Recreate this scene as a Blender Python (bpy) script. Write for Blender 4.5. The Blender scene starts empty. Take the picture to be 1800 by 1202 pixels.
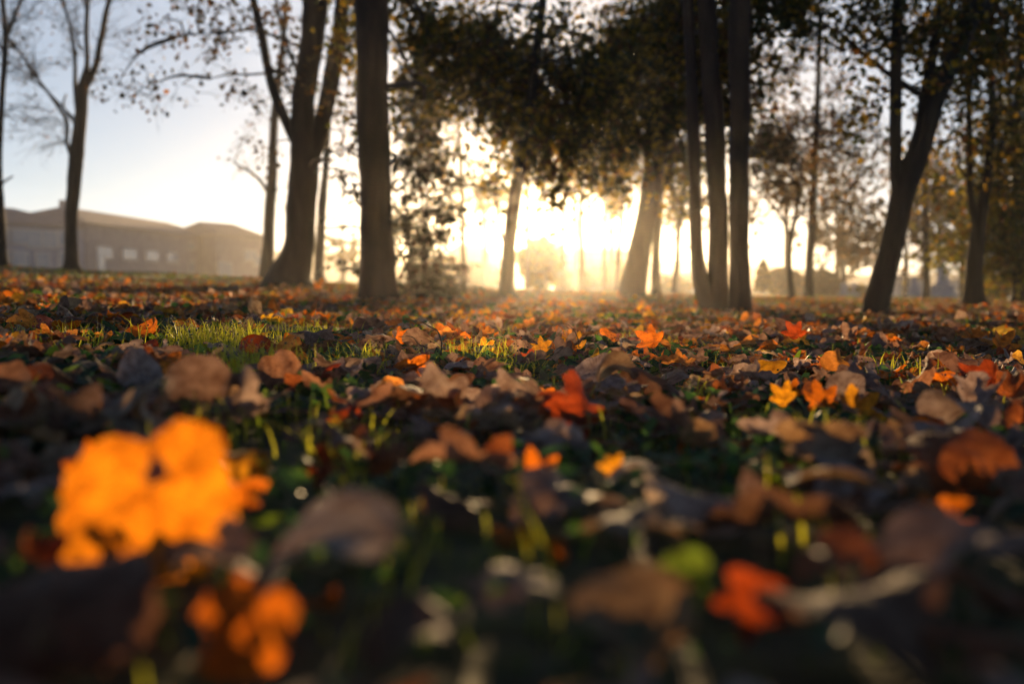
import bpy, math, random
import numpy as np
from mathutils import Vector

rng = np.random.default_rng(7)
random.seed(7)
sc = bpy.context.scene
COL = sc.collection

# ------------------------------------------------------------------ camera
F = 1750.0            # focal length in photo pixels (35 mm lens, 36 mm sensor, 1800 px wide)
H = 0.15              # lens height above the ground
YH = 508.0            # row of the true horizon in the photo
PITCH = math.atan((601 - YH) / F)
cam_d = bpy.data.cameras.new("camera")
cam = bpy.data.objects.new("camera", cam_d)
COL.objects.link(cam)
cam.location = (0, 0, H)
cam.rotation_euler = (math.radians(90) - PITCH, 0, 0)
cam_d.lens = 35
cam_d.sensor_width = 36
cam_d.clip_start = 0.02
cam_d.clip_end = 3000
cam_d.dof.use_dof = True
cam_d.dof.focus_distance = 2.3
cam_d.dof.aperture_fstop = 2.55
sc.camera = cam

# ------------------------------------------------------------------ light
SUN_EL = math.radians(4.6)
SUN_AZ = math.radians(2.3)          # to the right of the view axis
w = bpy.data.worlds.new("World")
sc.world = w
w.use_nodes = True
nt = w.node_tree
bg = nt.nodes["Background"]
sky = nt.nodes.new("ShaderNodeTexSky")
sky.sky_type = 'NISHITA'
sky.sun_disc = False
sky.sun_elevation = SUN_EL
sky.sun_rotation = SUN_AZ
sky.air_density = 0.6
sky.dust_density = 0.25
sky.ozone_density = 1.5
# thin broken cloud, lit by the same sky
tc = nt.nodes.new("ShaderNodeTexCoord")
mp = nt.nodes.new("ShaderNodeMapping")
mp.inputs['Scale'].default_value = (1.0, 1.0, 3.0)
ns = nt.nodes.new("ShaderNodeTexNoise")
ns.inputs['Scale'].default_value = 3.2
ns.inputs['Detail'].default_value = 6
cr = nt.nodes.new("ShaderNodeValToRGB")
cr.color_ramp.elements[0].position = 0.50
cr.color_ramp.elements[1].position = 0.72
mixc = nt.nodes.new("ShaderNodeMixRGB")
mixc.blend_type = 'MIX'
mixc.inputs['Color2'].default_value = (7.2, 8.1, 9.4, 1)
mulc = nt.nodes.new("ShaderNodeMath")
mulc.operation = 'MULTIPLY_ADD'
mulc.inputs[1].default_value = 0.35
mulc.inputs[2].default_value = 0.32
nt.links.new(tc.outputs['Generated'], mp.inputs['Vector'])
nt.links.new(mp.outputs['Vector'], ns.inputs['Vector'])
nt.links.new(ns.outputs['Fac'], cr.inputs['Fac'])
nt.links.new(cr.outputs['Color'], mulc.inputs[0])
# the veil lies low and towards the sun; overhead and behind the sky is clear
sxyz = nt.nodes.new("ShaderNodeSeparateXYZ")
nt.links.new(tc.outputs['Generated'], sxyz.inputs[0])
mz = nt.nodes.new("ShaderNodeMapRange")
mz.interpolation_type = 'SMOOTHSTEP'
for k_, v_ in (('From Min', 0.22), ('From Max', 0.6), ('To Min', 1.0), ('To Max', 0.08)):
    mz.inputs[k_].default_value = v_
nt.links.new(sxyz.outputs['Z'], mz.inputs['Value'])
my = nt.nodes.new("ShaderNodeMapRange")
my.interpolation_type = 'SMOOTHSTEP'
for k_, v_ in (('From Min', -0.2), ('From Max', 0.75), ('To Min', 0.15), ('To Max', 1.0)):
    my.inputs[k_].default_value = v_
nt.links.new(sxyz.outputs['Y'], my.inputs['Value'])
m1 = nt.nodes.new("ShaderNodeMath"); m1.operation = 'MULTIPLY'
m2 = nt.nodes.new("ShaderNodeMath"); m2.operation = 'MULTIPLY'
nt.links.new(mz.outputs[0], m1.inputs[0]); nt.links.new(my.outputs[0], m1.inputs[1])
nt.links.new(m1.outputs[0], m2.inputs[0]); nt.links.new(mulc.outputs[0], m2.inputs[1])
nt.links.new(m2.outputs[0], mixc.inputs['Fac'])
nt.links.new(sky.outputs['Color'], mixc.inputs['Color1'])
nt.links.new(mixc.outputs['Color'], bg.inputs['Color'])
bg.inputs['Strength'].default_value = 0.050

sl = bpy.data.lights.new("sun", 'SUN')
sl.energy = 5.0
sl.angle = math.radians(0.55)
sl.color = (1.0, 0.66, 0.32)
sun = bpy.data.objects.new("sun", sl)
COL.objects.link(sun)
sd = Vector((math.sin(SUN_AZ) * math.cos(SUN_EL), math.cos(SUN_AZ) * math.cos(SUN_EL), math.sin(SUN_EL)))
sun.rotation_euler = sd.to_track_quat('Z', 'Y').to_euler()
sun.location = (0, 30, 12)

vs = sc.view_settings
sc.display_settings.display_device = 'sRGB'
vs.view_transform = 'Standard'
vs.look = 'None'
vs.gamma = 1.0
vs.use_curve_mapping = False
vs.exposure = 1.3

cy = sc.cycles
cy.max_bounces = 6
cy.diffuse_bounces = 3
cy.glossy_bounces = 2
cy.transmission_bounces = 3
cy.volume_bounces = 0
cy.transparent_max_bounces = 8
cy.use_denoising = True
cy.caustics_reflective = False
cy.caustics_refractive = False

# ------------------------------------------------------------------ geometry helpers
FW = np.array([0, math.cos(PITCH), -math.sin(PITCH)])
UP = np.array([0, math.sin(PITCH), math.cos(PITCH)])


def W(px, py, d):
    """the world point seen at photo pixel px,py at distance d along the ground"""
    v = np.array([(px - 900) / F, 0, 0]) + FW + UP * (601 - py) / F
    v = v * (d / v[1])
    return np.array([v[0], v[1], v[2] + H])


LX = np.array([-300, 0, 250, 460, 800, 1000, 1400, 1800, 2100.0])
LY = np.array([464, 470, 482, 490, 502, 508, 516, 521, 523.0])
LP = np.polyfit((LX - 900) / 1000, LY, 3)


def line_row(px):
    return np.polyval(LP, (np.clip(px, -300, 2100) - 900) / 1000)


# (row of the foot, column, distance): the ground swells a little under each of the trees
FEET = [(8, 466, 19), (127, 471, 22), (470, 492, 27), (508, 497, 14), (662, 528, 9.2), (815, 508, 26), (890, 528, 12.5),
        (1112, 519, 16), (1153, 519, 20), (1250, 547, 8.8), (1304, 547, 8.6), (1392, 526, 19), (1421, 524, 23),
        (1541, 550, 9.0), (1708, 535, 14), (1628, 523, 33)]


def base_T(x, y):
    x = np.asarray(x, float)
    y = np.asarray(y, float)
    r = np.hypot(x, y)
    a = np.arctan2(x, y)
    win = np.clip((2.2 - np.abs(a)) / 1.4, 0, 1)
    win = win * win * (3 - 2 * win)
    u = np.tan(np.clip(a, -1.1, 1.1))
    e = (YH - line_row(900 + F * u)) / F
    return r * np.cos(np.clip(a, -1.1, 1.1)) * e * win


_fc = []
for (fx, fy, fd) in FEET:
    p = W(fx, fy, fd)
    _fc.append((p[0], p[1], p[2] - float(base_T(p[0], p[1])), 0.16 * fd))


def T(x, y):
    z = base_T(x, y)
    num = np.zeros_like(z)
    den = np.full_like(z, 0.15)
    for (fx, fy, c, s) in _fc:
        wgt = np.exp(-((x - fx) ** 2 + (y - fy) ** 2) / (2 * s * s))
        num += wgt * c
        den += wgt
    return z + num / den


def bump(x, y):
    """small hummocks of the lawn"""
    r = np.hypot(x, y)
    b = (0.010 * np.sin(3.1 * x + 1.3) * np.sin(2.7 * y + 0.4) + 0.006 * np.sin(7.3 * x - 2.0 * y) * np.cos(6.1 * y + 0.7 * x)
         + 0.012 * np.sin(1.1 * x + 0.6 * y + 2) + 0.003 * np.sin(23 * x + 3) * np.sin(19 * y))
    return b * np.clip(r / 1.0, 0, 1) - 0.040


def G(x, y):
    return T(x, y) + bump(x, y)


class MB:
    """collects polygons of several pieces and links them as one mesh"""

    def __init__(self):
        self.v = []; self.t = []; self.q = []; self.tm = []; self.qm = []; self.c = []; self.uv = []; self.n = 0; self.n_faces = 0

    def add(self, v, tris=None, quads=None, mat=0, col=None, uv=None):
        v = np.asarray(v, float).reshape(-1, 3)
        if tris is not None and len(tris):
            tris = np.asarray(tris, int).reshape(-1, 3)
            self.t.append(tris + self.n); self.tm.append(np.full(len(tris), mat))
        if quads is not None and len(quads):
            quads = np.asarray(quads, int).reshape(-1, 4)
            self.q.append(quads + self.n); self.qm.append(np.full(len(quads), mat))
        self.v.append(v)
        if col is None:
            col = (0.5, 0.5, 0.5)
        col = np.asarray(col, float)
        if col.ndim == 1:
            col = np.tile(col, (len(v), 1))
        self.c.append(col)
        self.uv.append(np.zeros((len(v), 2)) if uv is None else uv)
        self.n += len(v)

    def mesh(self, name, mats, smooth=True):
        v = np.concatenate(self.v)
        c = np.concatenate(self.c)
        uv = np.concatenate(self.uv)
        t = np.concatenate(self.t) if self.t else np.zeros((0, 3), int)
        q = np.concatenate(self.q) if self.q else np.zeros((0, 4), int)
        m = np.concatenate([np.concatenate(self.tm) if self.tm else np.zeros(0, int), np.concatenate(self.qm) if self.qm else np.zeros(0, int)])
        me = bpy.data.meshes.new(name)
        me.vertices.add(len(v))
        me.vertices.foreach_set('co', v.astype(np.float32).ravel())
        loops = np.concatenate([t.ravel(), q.ravel()]).astype(np.int32)
        me.loops.add(len(loops))
        me.loops.foreach_set('vertex_index', loops)
        nf = len(t) + len(q)
        me.polygons.add(nf)
        st = np.concatenate([np.arange(len(t)) * 3, len(t) * 3 + np.arange(len(q)) * 4]).astype(np.int32)
        me.polygons.foreach_set('loop_start', st)
        me.polygons.foreach_set('material_index', m.astype(np.int32))
        me.polygons.foreach_set('use_smooth', np.full(nf, smooth))
        a = me.color_attributes.new('col', 'FLOAT_COLOR', 'POINT')
        a.data.foreach_set('color', np.concatenate([c, np.ones((len(c), 1))], 1).astype(np.float32).ravel())
        ul = me.uv_layers.new(name='uv')
        ul.data.foreach_set('uv', uv[loops].astype(np.float32).ravel())
        for mt in mats:
            me.materials.append(mt)
        me.update(calc_edges=True)
        me.validate()
        return me

    def build(self, name, mats, parent=None, smooth=True):
        me = self.mesh(name, mats if isinstance(mats, (list, tuple)) else [mats], smooth)
        o = bpy.data.objects.new(name, me)
        COL.objects.link(o)
        if parent is not None:
            o.parent = parent
            o.matrix_parent_inverse.identity()
            me.transform(parent_inv(parent))
        return o


def parent_inv(p):
    from mathutils import Matrix
    return Matrix.Translation(-Vector(p.location))


def tag(o, label=None, cat=None, group=None, kind=None):
    if label: o['label'] = label
    if cat: o['category'] = cat
    if group: o['group'] = group
    if kind: o['kind'] = kind
    return o


def empty(name, loc):
    o = bpy.data.objects.new(name, None)
    o.empty_display_size = 0.2
    o.location = [float(q) for q in loc]
    COL.objects.link(o)
    return o


def catmull(P, R, n):
    P = np.asarray(P, float); R = np.asarray(R, float)
    if len(P) < 3:
        t = np.linspace(0, 1, n)[:, None]
        return P[0] * (1 - t) + P[-1] * t, R[0] * (1 - t[:, 0]) + R[-1] * t[:, 0]
    seg = np.r_[0, np.cumsum(np.linalg.norm(np.diff(P, axis=0), axis=1))]
    s = np.linspace(0, seg[-1], n)
    tan = np.gradient(P, seg, axis=0)
    out = np.zeros((n, 3))
    for i, q in enumerate(s):
        k = min(np.searchsorted(seg, q, side='right') - 1, len(P) - 2)
        h = seg[k + 1] - seg[k]
        u = (q - seg[k]) / h
        out[i] = ((2 * u**3 - 3 * u**2 + 1) * P[k] + (u**3 - 2 * u**2 + u) * h * tan[k] + (-2 * u**3 + 3 * u**2) * P[k + 1]
                  + (u**3 - u**2) * h * tan[k + 1])
    return out, np.interp(s, seg, R)


def tube(mb, P, R, sides=8, rough=0.0, mat=0, cap=True, col=None):
    P = np.asarray(P, float); R = np.asarray(R, float)
    n = len(P)
    tg = np.gradient(P, axis=0)
    tg /= np.linalg.norm(tg, axis=1)[:, None] + 1e-12
    ref = np.array([0, 1.0, 0]) if abs(tg[0][1]) < 0.9 else np.array([1.0, 0, 0])
    A = np.cross(tg, ref); A /= np.linalg.norm(A, axis=1)[:, None] + 1e-12
    B = np.cross(tg, A)
    th = np.arange(sides) * 2 * math.pi / sides
    rr = R[:, None] * np.ones(sides)
    if rough > 0:
        ph = rng.random(6) * 6.28
        s = np.arange(n)[:, None]
        rr = rr * (1 + rough * (np.sin(3 * th + ph[0] + 0.25 * s) + 0.7 * np.sin(5 * th + ph[1] - 0.17 * s) + 0.8 * np.sin(0.5 * s + 2 * th + ph[2])
                                + 0.35 * rng.standard_normal((n, sides))))
    V = P[:, None, :] + rr[..., None] * (np.cos(th)[None, :, None] * A[:, None, :] + np.sin(th)[None, :, None] * B[:, None, :])
    i = np.arange(n - 1)[:, None] * sides
    j = np.arange(sides)[None, :]
    j2 = (j + 1) % sides
    Q = np.stack([i + j, i + j2, i + sides + j2, i + sides + j], -1).reshape(-1, 4)
    V = V.reshape(-1, 3)
    tr = None
    if cap:
        V = np.vstack([V, P[-1] + tg[-1] * R[-1] * 0.5])
        tr = [[(n - 1) * sides + k, (n - 1) * sides + (k + 1) % sides, n * sides] for k in range(sides)]
    mb.add(V, tr, Q, mat, col)


# ------------------------------------------------------------------ materials
def newmat(name):
    m = bpy.data.materials.new(name)
    m.use_nodes = True
    n = m.node_tree
    return m, n, n.nodes["Principled BSDF"], n.nodes["Material Output"]


def N(n, typ, **kw):
    o = n.nodes.new(typ)
    for k, v in kw.items():
        setattr(o, k, v)
    return o


def noise_color(n, scale, stops, coord='Object', detail=6, stretch=None):
    tc = N(n, "ShaderNodeTexCoord")
    src = tc.outputs[coord]
    if stretch:
        mp = N(n, "ShaderNodeMapping")
        mp.inputs['Scale'].default_value = stretch
        n.links.new(src, mp.inputs['Vector'])
        src = mp.outputs['Vector']
    t = N(n, "ShaderNodeTexNoise")
    t.inputs['Scale'].default_value = scale
    t.inputs['Detail'].default_value = detail
    n.links.new(src, t.inputs['Vector'])
    r = N(n, "ShaderNodeValToRGB")
    el = r.color_ramp.elements
    while len(el) < len(stops):
        el.new(0.5)
    for e, (p, c) in zip(el, stops):
        e.position = p
        e.color = (*c, 1)
    n.links.new(t.outputs['Fac'], r.inputs['Fac'])
    return r.outputs['Color'], t.outputs['Fac']


def simple(name, stops, scale=6, rough=0.8, bumpd=0.0, bscale=None, stretch=None):
    m, n, b, o = newmat(name)
    c, f = noise_color(n, scale, stops, stretch=stretch)
    n.links.new(c, b.inputs['Base Color'])
    b.inputs['Roughness'].default_value = rough
    if bumpd:
        _, f2 = noise_color(n, bscale or scale * 3, [(0, (0, 0, 0)), (1, (1, 1, 1))], stretch=stretch)
        bp = N(n, "ShaderNodeBump")
        bp.inputs['Strength'].default_value = 1.0
        bp.inputs['Distance'].default_value = bumpd
        n.links.new(f2, bp.inputs['Height'])
        n.links.new(bp.outputs['Normal'], b.inputs['Normal'])
    return m


BARK = simple('bark', [(0.3, (0.010, 0.008, 0.006)), (0.55, (0.028, 0.020, 0.015)), (0.8, (0.055, 0.042, 0.032))], 9, 0.9, 0.012, 14,
              (1, 1, 0.22))
BARK_RED = simple('red_brown_bark', [(0.3, (0.020, 0.010, 0.007)), (0.55, (0.050, 0.024, 0.016)), (0.8, (0.085, 0.045, 0.032))], 9, 0.9,
                  0.012, 14, (1, 1, 0.22))
TWIG = simple('twig_bark', [(0.3, (0.03, 0.02, 0.015)), (0.8, (0.07, 0.05, 0.035))], 12, 0.85)


def leaf_material(name, mode, front=None, back=None, trans=None, tw=0.5, veins=True, rough=0.68, spots=True):
    """mode 'flat': colours given; mode 'attr': colour from the mesh"""
    m, n, b, o = newmat(name)
    if mode == 'attr':
        at = N(n, "ShaderNodeAttribute", attribute_name='col')
        fc = at.outputs['Color']
        bc = fc
    else:
        rg = N(n, "ShaderNodeRGB"); rg.outputs[0].default_value = (*front, 1)
        rb = N(n, "ShaderNodeRGB"); rb.outputs[0].default_value = (*back, 1)
        geo = N(n, "ShaderNodeNewGeometry")
        mx = N(n, "ShaderNodeMixRGB")
        n.links.new(geo.outputs['Backfacing'], mx.inputs['Fac'])
        n.links.new(rg.outputs[0], mx.inputs['Color1'])
        n.links.new(rb.outputs[0], mx.inputs['Color2'])
        fc = mx.outputs[0]
    if spots:
        tc = N(n, "ShaderNodeTexCoord")
        t = N(n, "ShaderNodeTexNoise")
        t.inputs['Scale'].default_value = 3.2
        t.inputs['Detail'].default_value = 8
        t.inputs['Roughness'].default_value = 0.65
        n.links.new(tc.outputs['UV'], t.inputs['Vector'])
        r = N(n, "ShaderNodeValToRGB")
        r.color_ramp.elements[0].position = 0.36
        r.color_ramp.elements[0].color = (0.30, 0.19, 0.13, 1)
        r.color_ramp.elements[1].position = 0.58
        r.color_ramp.elements[1].color = (1, 1, 1, 1)
        n.links.new(t.outputs['Fac'], r.inputs['Fac'])
        mu = N(n, "ShaderNodeMixRGB", blend_type='MULTIPLY')
        mu.inputs['Fac'].default_value = 0.85
        n.links.new(fc, mu.inputs['Color1'])
        n.links.new(r.outputs[0], mu.inputs['Color2'])
        fc = mu.outputs[0]
    if veins:
        # five main veins fanning out from the stalk, with fine side veins
        uv = N(n, "ShaderNodeUVMap")
        sx = N(n, "ShaderNodeSeparateXYZ")
        n.links.new(uv.outputs[0], sx.inputs[0])
        a2 = N(n, "ShaderNodeMath", operation='ARCTAN2')
        n.links.new(sx.outputs['X'], a2.inputs[0]); n.links.new(sx.outputs['Y'], a2.inputs[1])
        dv = N(n, "ShaderNodeMath", operation='DIVIDE'); dv.inputs[1].default_value = 0.87
        n.links.new(a2.outputs[0], dv.inputs[0])
        rd = N(n, "ShaderNodeMath", operation='ROUND'); n.links.new(dv.outputs[0], rd.inputs[0])
        sb = N(n, "ShaderNodeMath", operation='SUBTRACT'); n.links.new(dv.outputs[0], sb.inputs[0]); n.links.new(rd.outputs[0], sb.inputs[1])
        ab = N(n, "ShaderNodeMath", operation='ABSOLUTE'); n.links.new(sb.outputs[0], ab.inputs[0])
        ln = N(n, "ShaderNodeVectorMath", operation='LENGTH'); n.links.new(uv.outputs[0], ln.inputs[0])
        ml = N(n, "ShaderNodeMath", operation='MULTIPLY'); n.links.new(ab.outputs[0], ml.inputs[0]); n.links.new(ln.outputs['Value'], ml.inputs[1])
        # side veins
        s1 = N(n, "ShaderNodeMath", operation='MULTIPLY_ADD'); n.links.new(ab.outputs[0], s1.inputs[0]); s1.inputs[1].default_value = -9.0
        l2 = N(n, "ShaderNodeMath", operation='MULTIPLY'); n.links.new(ln.outputs['Value'], l2.inputs[0]); l2.inputs[1].default_value = 9.0
        n.links.new(l2.outputs[0], s1.inputs[2])
        fr = N(n, "ShaderNodeMath", operation='PINGPONG'); fr.inputs[1].default_value = 0.5; n.links.new(s1.outputs[0], fr.inputs[0])
        f2 = N(n, "ShaderNodeMath", operation='MULTIPLY'); f2.inputs[1].default_value = 0.13; n.links.new(fr.outputs[0], f2.inputs[0])
        mn = N(n, "ShaderNodeMath", operation='MINIMUM'); n.links.new(ml.outputs[0], mn.inputs[0]); n.links.new(f2.outputs[0], mn.inputs[1])
        mr = N(n, "ShaderNodeMapRange"); mr.inputs['From Min'].default_value = 0.004; mr.inputs['From Max'].default_value = 0.02
        mr.inputs['To Min'].default_value = 1.0; mr.inputs['To Max'].default_value = 0.0
        n.links.new(mn.outputs[0], mr.inputs['Value'])
        vm = N(n, "ShaderNodeMixRGB", blend_type='MULTIPLY')
        vf = N(n, "ShaderNodeMath", operation='MULTIPLY'); vf.inputs[1].default_value = 0.7; n.links.new(mr.outputs[0], vf.inputs[0])
        n.links.new(vf.outputs[0], vm.inputs['Fac'])
        n.links.new(fc, vm.inputs['Color1']); vm.inputs['Color2'].default_value = (0.45, 0.33, 0.28, 1)
        fc = vm.outputs[0]
        bp = N(n, "ShaderNodeBump"); bp.inputs['Distance'].default_value = 0.0012; bp.inputs['Strength'].default_value = 0.8
        cn = N(n, "ShaderNodeTexNoise"); cn.inputs['Scale'].default_value = 7.0; cn.inputs['Detail'].default_value = 5
        n.links.new(uv.outputs[0], cn.inputs['Vector'])
        ca_ = N(n, "ShaderNodeMath", operation='MULTIPLY_ADD'); n.links.new(cn.outputs['Fac'], ca_.inputs[0]); ca_.inputs[1].default_value = 3.0
        n.links.new(mr.outputs[0], ca_.inputs[2])
        n.links.new(ca_.outputs[0], bp.inputs['Height'])
        n.links.new(bp.outputs['Normal'], b.inputs['Normal'])
    n.links.new(fc, b.inputs['Base Color'])
    b.inputs['Roughness'].default_value = rough
    b.inputs['Specular IOR Level'].default_value = 0.5
    tr = N(n, "ShaderNodeBsdfTranslucent")
    if trans is not None:
        k = N(n, "ShaderNodeMixRGB", blend_type='MULTIPLY')
        k.inputs['Fac'].default_value = 1
        n.links.new(fc, k.inputs['Color1'])
        k.inputs['Color2'].default_value = (*trans, 1)
        n.links.new(k.outputs[0], tr.inputs['Color'])
    else:
        n.links.new(fc, tr.inputs['Color'])
    ms = N(n, "ShaderNodeMixShader")
    ms.inputs['Fac'].default_value = tw
    n.links.new(b.outputs[0], ms.inputs[1])
    n.links.new(tr.outputs[0], ms.inputs[2])
    n.links.new(ms.outputs[0], o.inputs['Surface'])
    return m


HUES = {   # front, back, trans mult, translucency
    'orange': ((0.72, 0.20, 0.012), (0.68, 0.27, 0.05), 0.66),
    'gold': ((0.85, 0.40, 0.018), (0.80, 0.45, 0.06), 0.66),
    'amber': ((0.80, 0.28, 0.012), (0.78, 0.33, 0.03), 0.68),
    'red': ((0.40, 0.065, 0.012), (0.42, 0.12, 0.08), 0.58),
    'rust': ((0.34, 0.105, 0.030), (0.33, 0.17, 0.11), 0.5),
    'brown': ((0.19, 0.095, 0.055), (0.30, 0.19, 0.15), 0.35),
    'mauve': ((0.30, 0.19, 0.155), (0.47, 0.35, 0.315), 0.30),
    'tan': ((0.36, 0.225, 0.12), (0.42, 0.31, 0.22), 0.4),
    'pale': ((0.56, 0.44, 0.38), (0.68, 0.57, 0.52), 0.45),
    'green': ((0.16, 0.26, 0.03), (0.20, 0.30, 0.08), 0.6),
}
LM = {k: leaf_material('leaf_' + k, 'flat', f, b, (1.0, 0.92, 0.75), tw) for k, (f, b, tw) in HUES.items()}
LEAF_ATTR = leaf_material('litter_leaf', 'attr', trans=(1.0, 0.92, 0.75), tw=0.45, veins=False)
CROWN_ATTR = leaf_material('crown_leaf', 'attr', trans=(1.0, 0.95, 0.6), tw=0.58, veins=False, spots=False, rough=0.5)
GRASS_ATTR = leaf_material('grass_blade', 'attr', trans=(1.0, 1.0, 0.6), tw=0.5, veins=False, spots=False, rough=0.55)
STALK = simple('leaf_stalk', [(0.3, (0.20, 0.09, 0.03)), (0.8, (0.34, 0.18, 0.07))], 20, 0.5)

# ------------------------------------------------------------------ setting: ground and hills
def build_ground():
    na, nr = 300, 170
    rad = np.r_[0.0, np.geomspace(0.12, 285, nr)]
    # finer angles where the view is
    th = np.linspace(0, 2 * math.pi, na, endpoint=False)
    th = th - 0.55 * np.sin(th)
    Rr, Th = np.meshgrid(rad[1:], th, indexing='ij')
    X = Rr * np.sin(Th); Y = Rr * np.cos(Th)
    Z = G(X, Y)
    V = np.vstack([[0, 0, float(G(np.array(0.0), np.array(0.0)))], np.stack([X, Y, Z], -1).reshape(-1, 3)])
    i = np.arange(nr - 1)[:, None]; j = np.arange(na)[None, :]; j2 = (j + 1) % na
    Q = np.stack([1 + i * na + j, 1 + (i + 1) * na + j, 1 + (i + 1) * na + j2, 1 + i * na + j2], -1).reshape(-1, 4)
    Q = Q[:, ::-1]
    tr = [[0, 1 + (k + 1) % na, 1 + k] for k in range(na)]
    mb = MB(); mb.add(V, np.array(tr), Q)
    m, n, b, o = newmat('lawn')
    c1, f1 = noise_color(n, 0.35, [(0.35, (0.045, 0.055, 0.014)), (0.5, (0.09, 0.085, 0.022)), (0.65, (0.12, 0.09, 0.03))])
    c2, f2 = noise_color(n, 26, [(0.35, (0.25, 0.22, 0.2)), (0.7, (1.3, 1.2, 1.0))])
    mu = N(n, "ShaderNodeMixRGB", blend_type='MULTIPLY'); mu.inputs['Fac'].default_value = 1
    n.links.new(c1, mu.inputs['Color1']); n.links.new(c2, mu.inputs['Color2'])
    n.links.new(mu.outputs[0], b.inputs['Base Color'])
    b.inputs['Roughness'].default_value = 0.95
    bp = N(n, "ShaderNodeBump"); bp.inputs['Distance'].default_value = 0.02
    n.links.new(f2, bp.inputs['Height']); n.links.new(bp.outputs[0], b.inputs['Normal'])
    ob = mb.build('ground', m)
    tag(ob, kind='structure')


build_ground()


def build_hills():
    mb = MB()
    na = 240
    th = np.linspace(0, 2 * math.pi, na, endpoint=False)
    prof = 6.6 + 1.6 * np.sin(3 * th + 1) + 1.2 * np.sin(7 * th + 2.2) + 0.8 * np.sin(13 * th) + 0.5 * np.sin(29 * th + 1) + 0.3 * rng.standard_normal(na)
    rings = [(255, -0.0), (262, 0.45), (270, 0.85), (278, 1.0), (288, 0.6)]
    V = []
    for (r, k) in rings:
        x = r * np.sin(th); y = r * np.cos(th)
        z = T(x * 0.98, y * 0.98) - 1.5 + (prof + 1.5) * k
        V.append(np.stack([x, y, z], -1))
    V = np.concatenate(V)
    i = np.arange(len(rings) - 1)[:, None]; j = np.arange(na)[None, :]; j2 = (j + 1) % na
    Q = np.stack([i * na + j, i * na + j2, (i + 1) * na + j2, (i + 1) * na + j], -1).reshape(-1, 4)
    mb.add(V, None, Q)
    o = mb.build('hills', simple('hillside', [(0.35, (0.03, 0.04, 0.02)), (0.65, (0.07, 0.06, 0.035))], 0.3, 0.95))
    tag(o, kind='structure')


build_hills()

# ------------------------------------------------------------------ trees
STEMS = {}


def stem_pts(pts, d, dd=0.0):
    """pts: (px, py, width px); the stem leans in depth by dd metres over its length"""
    P = []; R = []
    n = len(pts)
    for k, (x, y, wd) in enumerate(pts):
        q = d + dd * k / max(1, n - 1)
        P.append(W(x, y, q)); R.append(wd * q / F / 2)
    return np.array(P), np.array(R)


def leaf_cloud(mb, C, size, cols, droop=0.3, mat=0, long=1.0):
    """a small folded, pointed leaf of six corners at every point of C"""
    n = len(C)
    if n == 0:
        return
    a = rng.normal(size=(n, 3)); a[:, 2] -= droop
    a /= np.linalg.norm(a, axis=1)[:, None]
    b = rng.normal(size=(n, 3))
    b = np.cross(a, b); b /= np.linalg.norm(b, axis=1)[:, None] + 1e-9
    c = np.cross(a, b)
    s = size * (0.6 + 0.8 * rng.random(n))
    L = s[:, None] * a * long; Wd = s[:, None] * b * 0.42; Cc = s[:, None] * c * 0.14
    V = np.stack([C, C + L * 0.35 + Wd + Cc, C + L * 0.75 + Wd * 0.6 + Cc, C + L, C + L * 0.75 - Wd * 0.6 + Cc, C + L * 0.35 - Wd + Cc], 1)
    base = np.arange(n)[:, None] * 6
    Q = np.concatenate([base + np.array([[0, 1, 2, 3]]), base + np.array([[0, 3, 4, 5]])])
    mb.add(V.reshape(-1, 3), None, Q, mat, np.repeat(cols, 6, 0))


PAL = {
    'dark': [((0.045, 0.055, 0.012), 4), ((0.10, 0.085, 0.014), 4), ((0.38, 0.24, 0.016), 3.6), ((0.12, 0.055, 0.015), 2)],
    'olive': [((0.08, 0.09, 0.014), 4), ((0.20, 0.16, 0.015), 3), ((0.36, 0.23, 0.015), 2.2), ((0.07, 0.05, 0.015), 2)],
    'yellow': [((0.30, 0.24, 0.02), 3), ((0.16, 0.16, 0.02), 3), ((0.06, 0.08, 0.015), 3), ((0.30, 0.12, 0.015), 1)],
    'rusty': [((0.08, 0.045, 0.018), 4), ((0.16, 0.085, 0.02), 1.5), ((0.05, 0.04, 0.015), 4), ((0.3, 0.13, 0.015), 0.25)],
    'evergreen': [((0.035, 0.045, 0.02), 4), ((0.06, 0.06, 0.03), 2), ((0.10, 0.05, 0.025), 1)],
}


def pick_cols(pal, n):
    cs = np.array([c for c, _ in PAL[pal]]); ws = np.array([q for _, q in PAL[pal]], float)
    k = rng.choice(len(cs), n, p=ws / ws.sum())
    return cs[k] * (0.75 + 0.5 * rng.random((n, 1)))


def nearest(P, c):
    k = int(np.argmin(np.linalg.norm(P - c, axis=1) + 0.6 * np.maximum(0, P[:, 2] - c[2])))
    return P[k]


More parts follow.
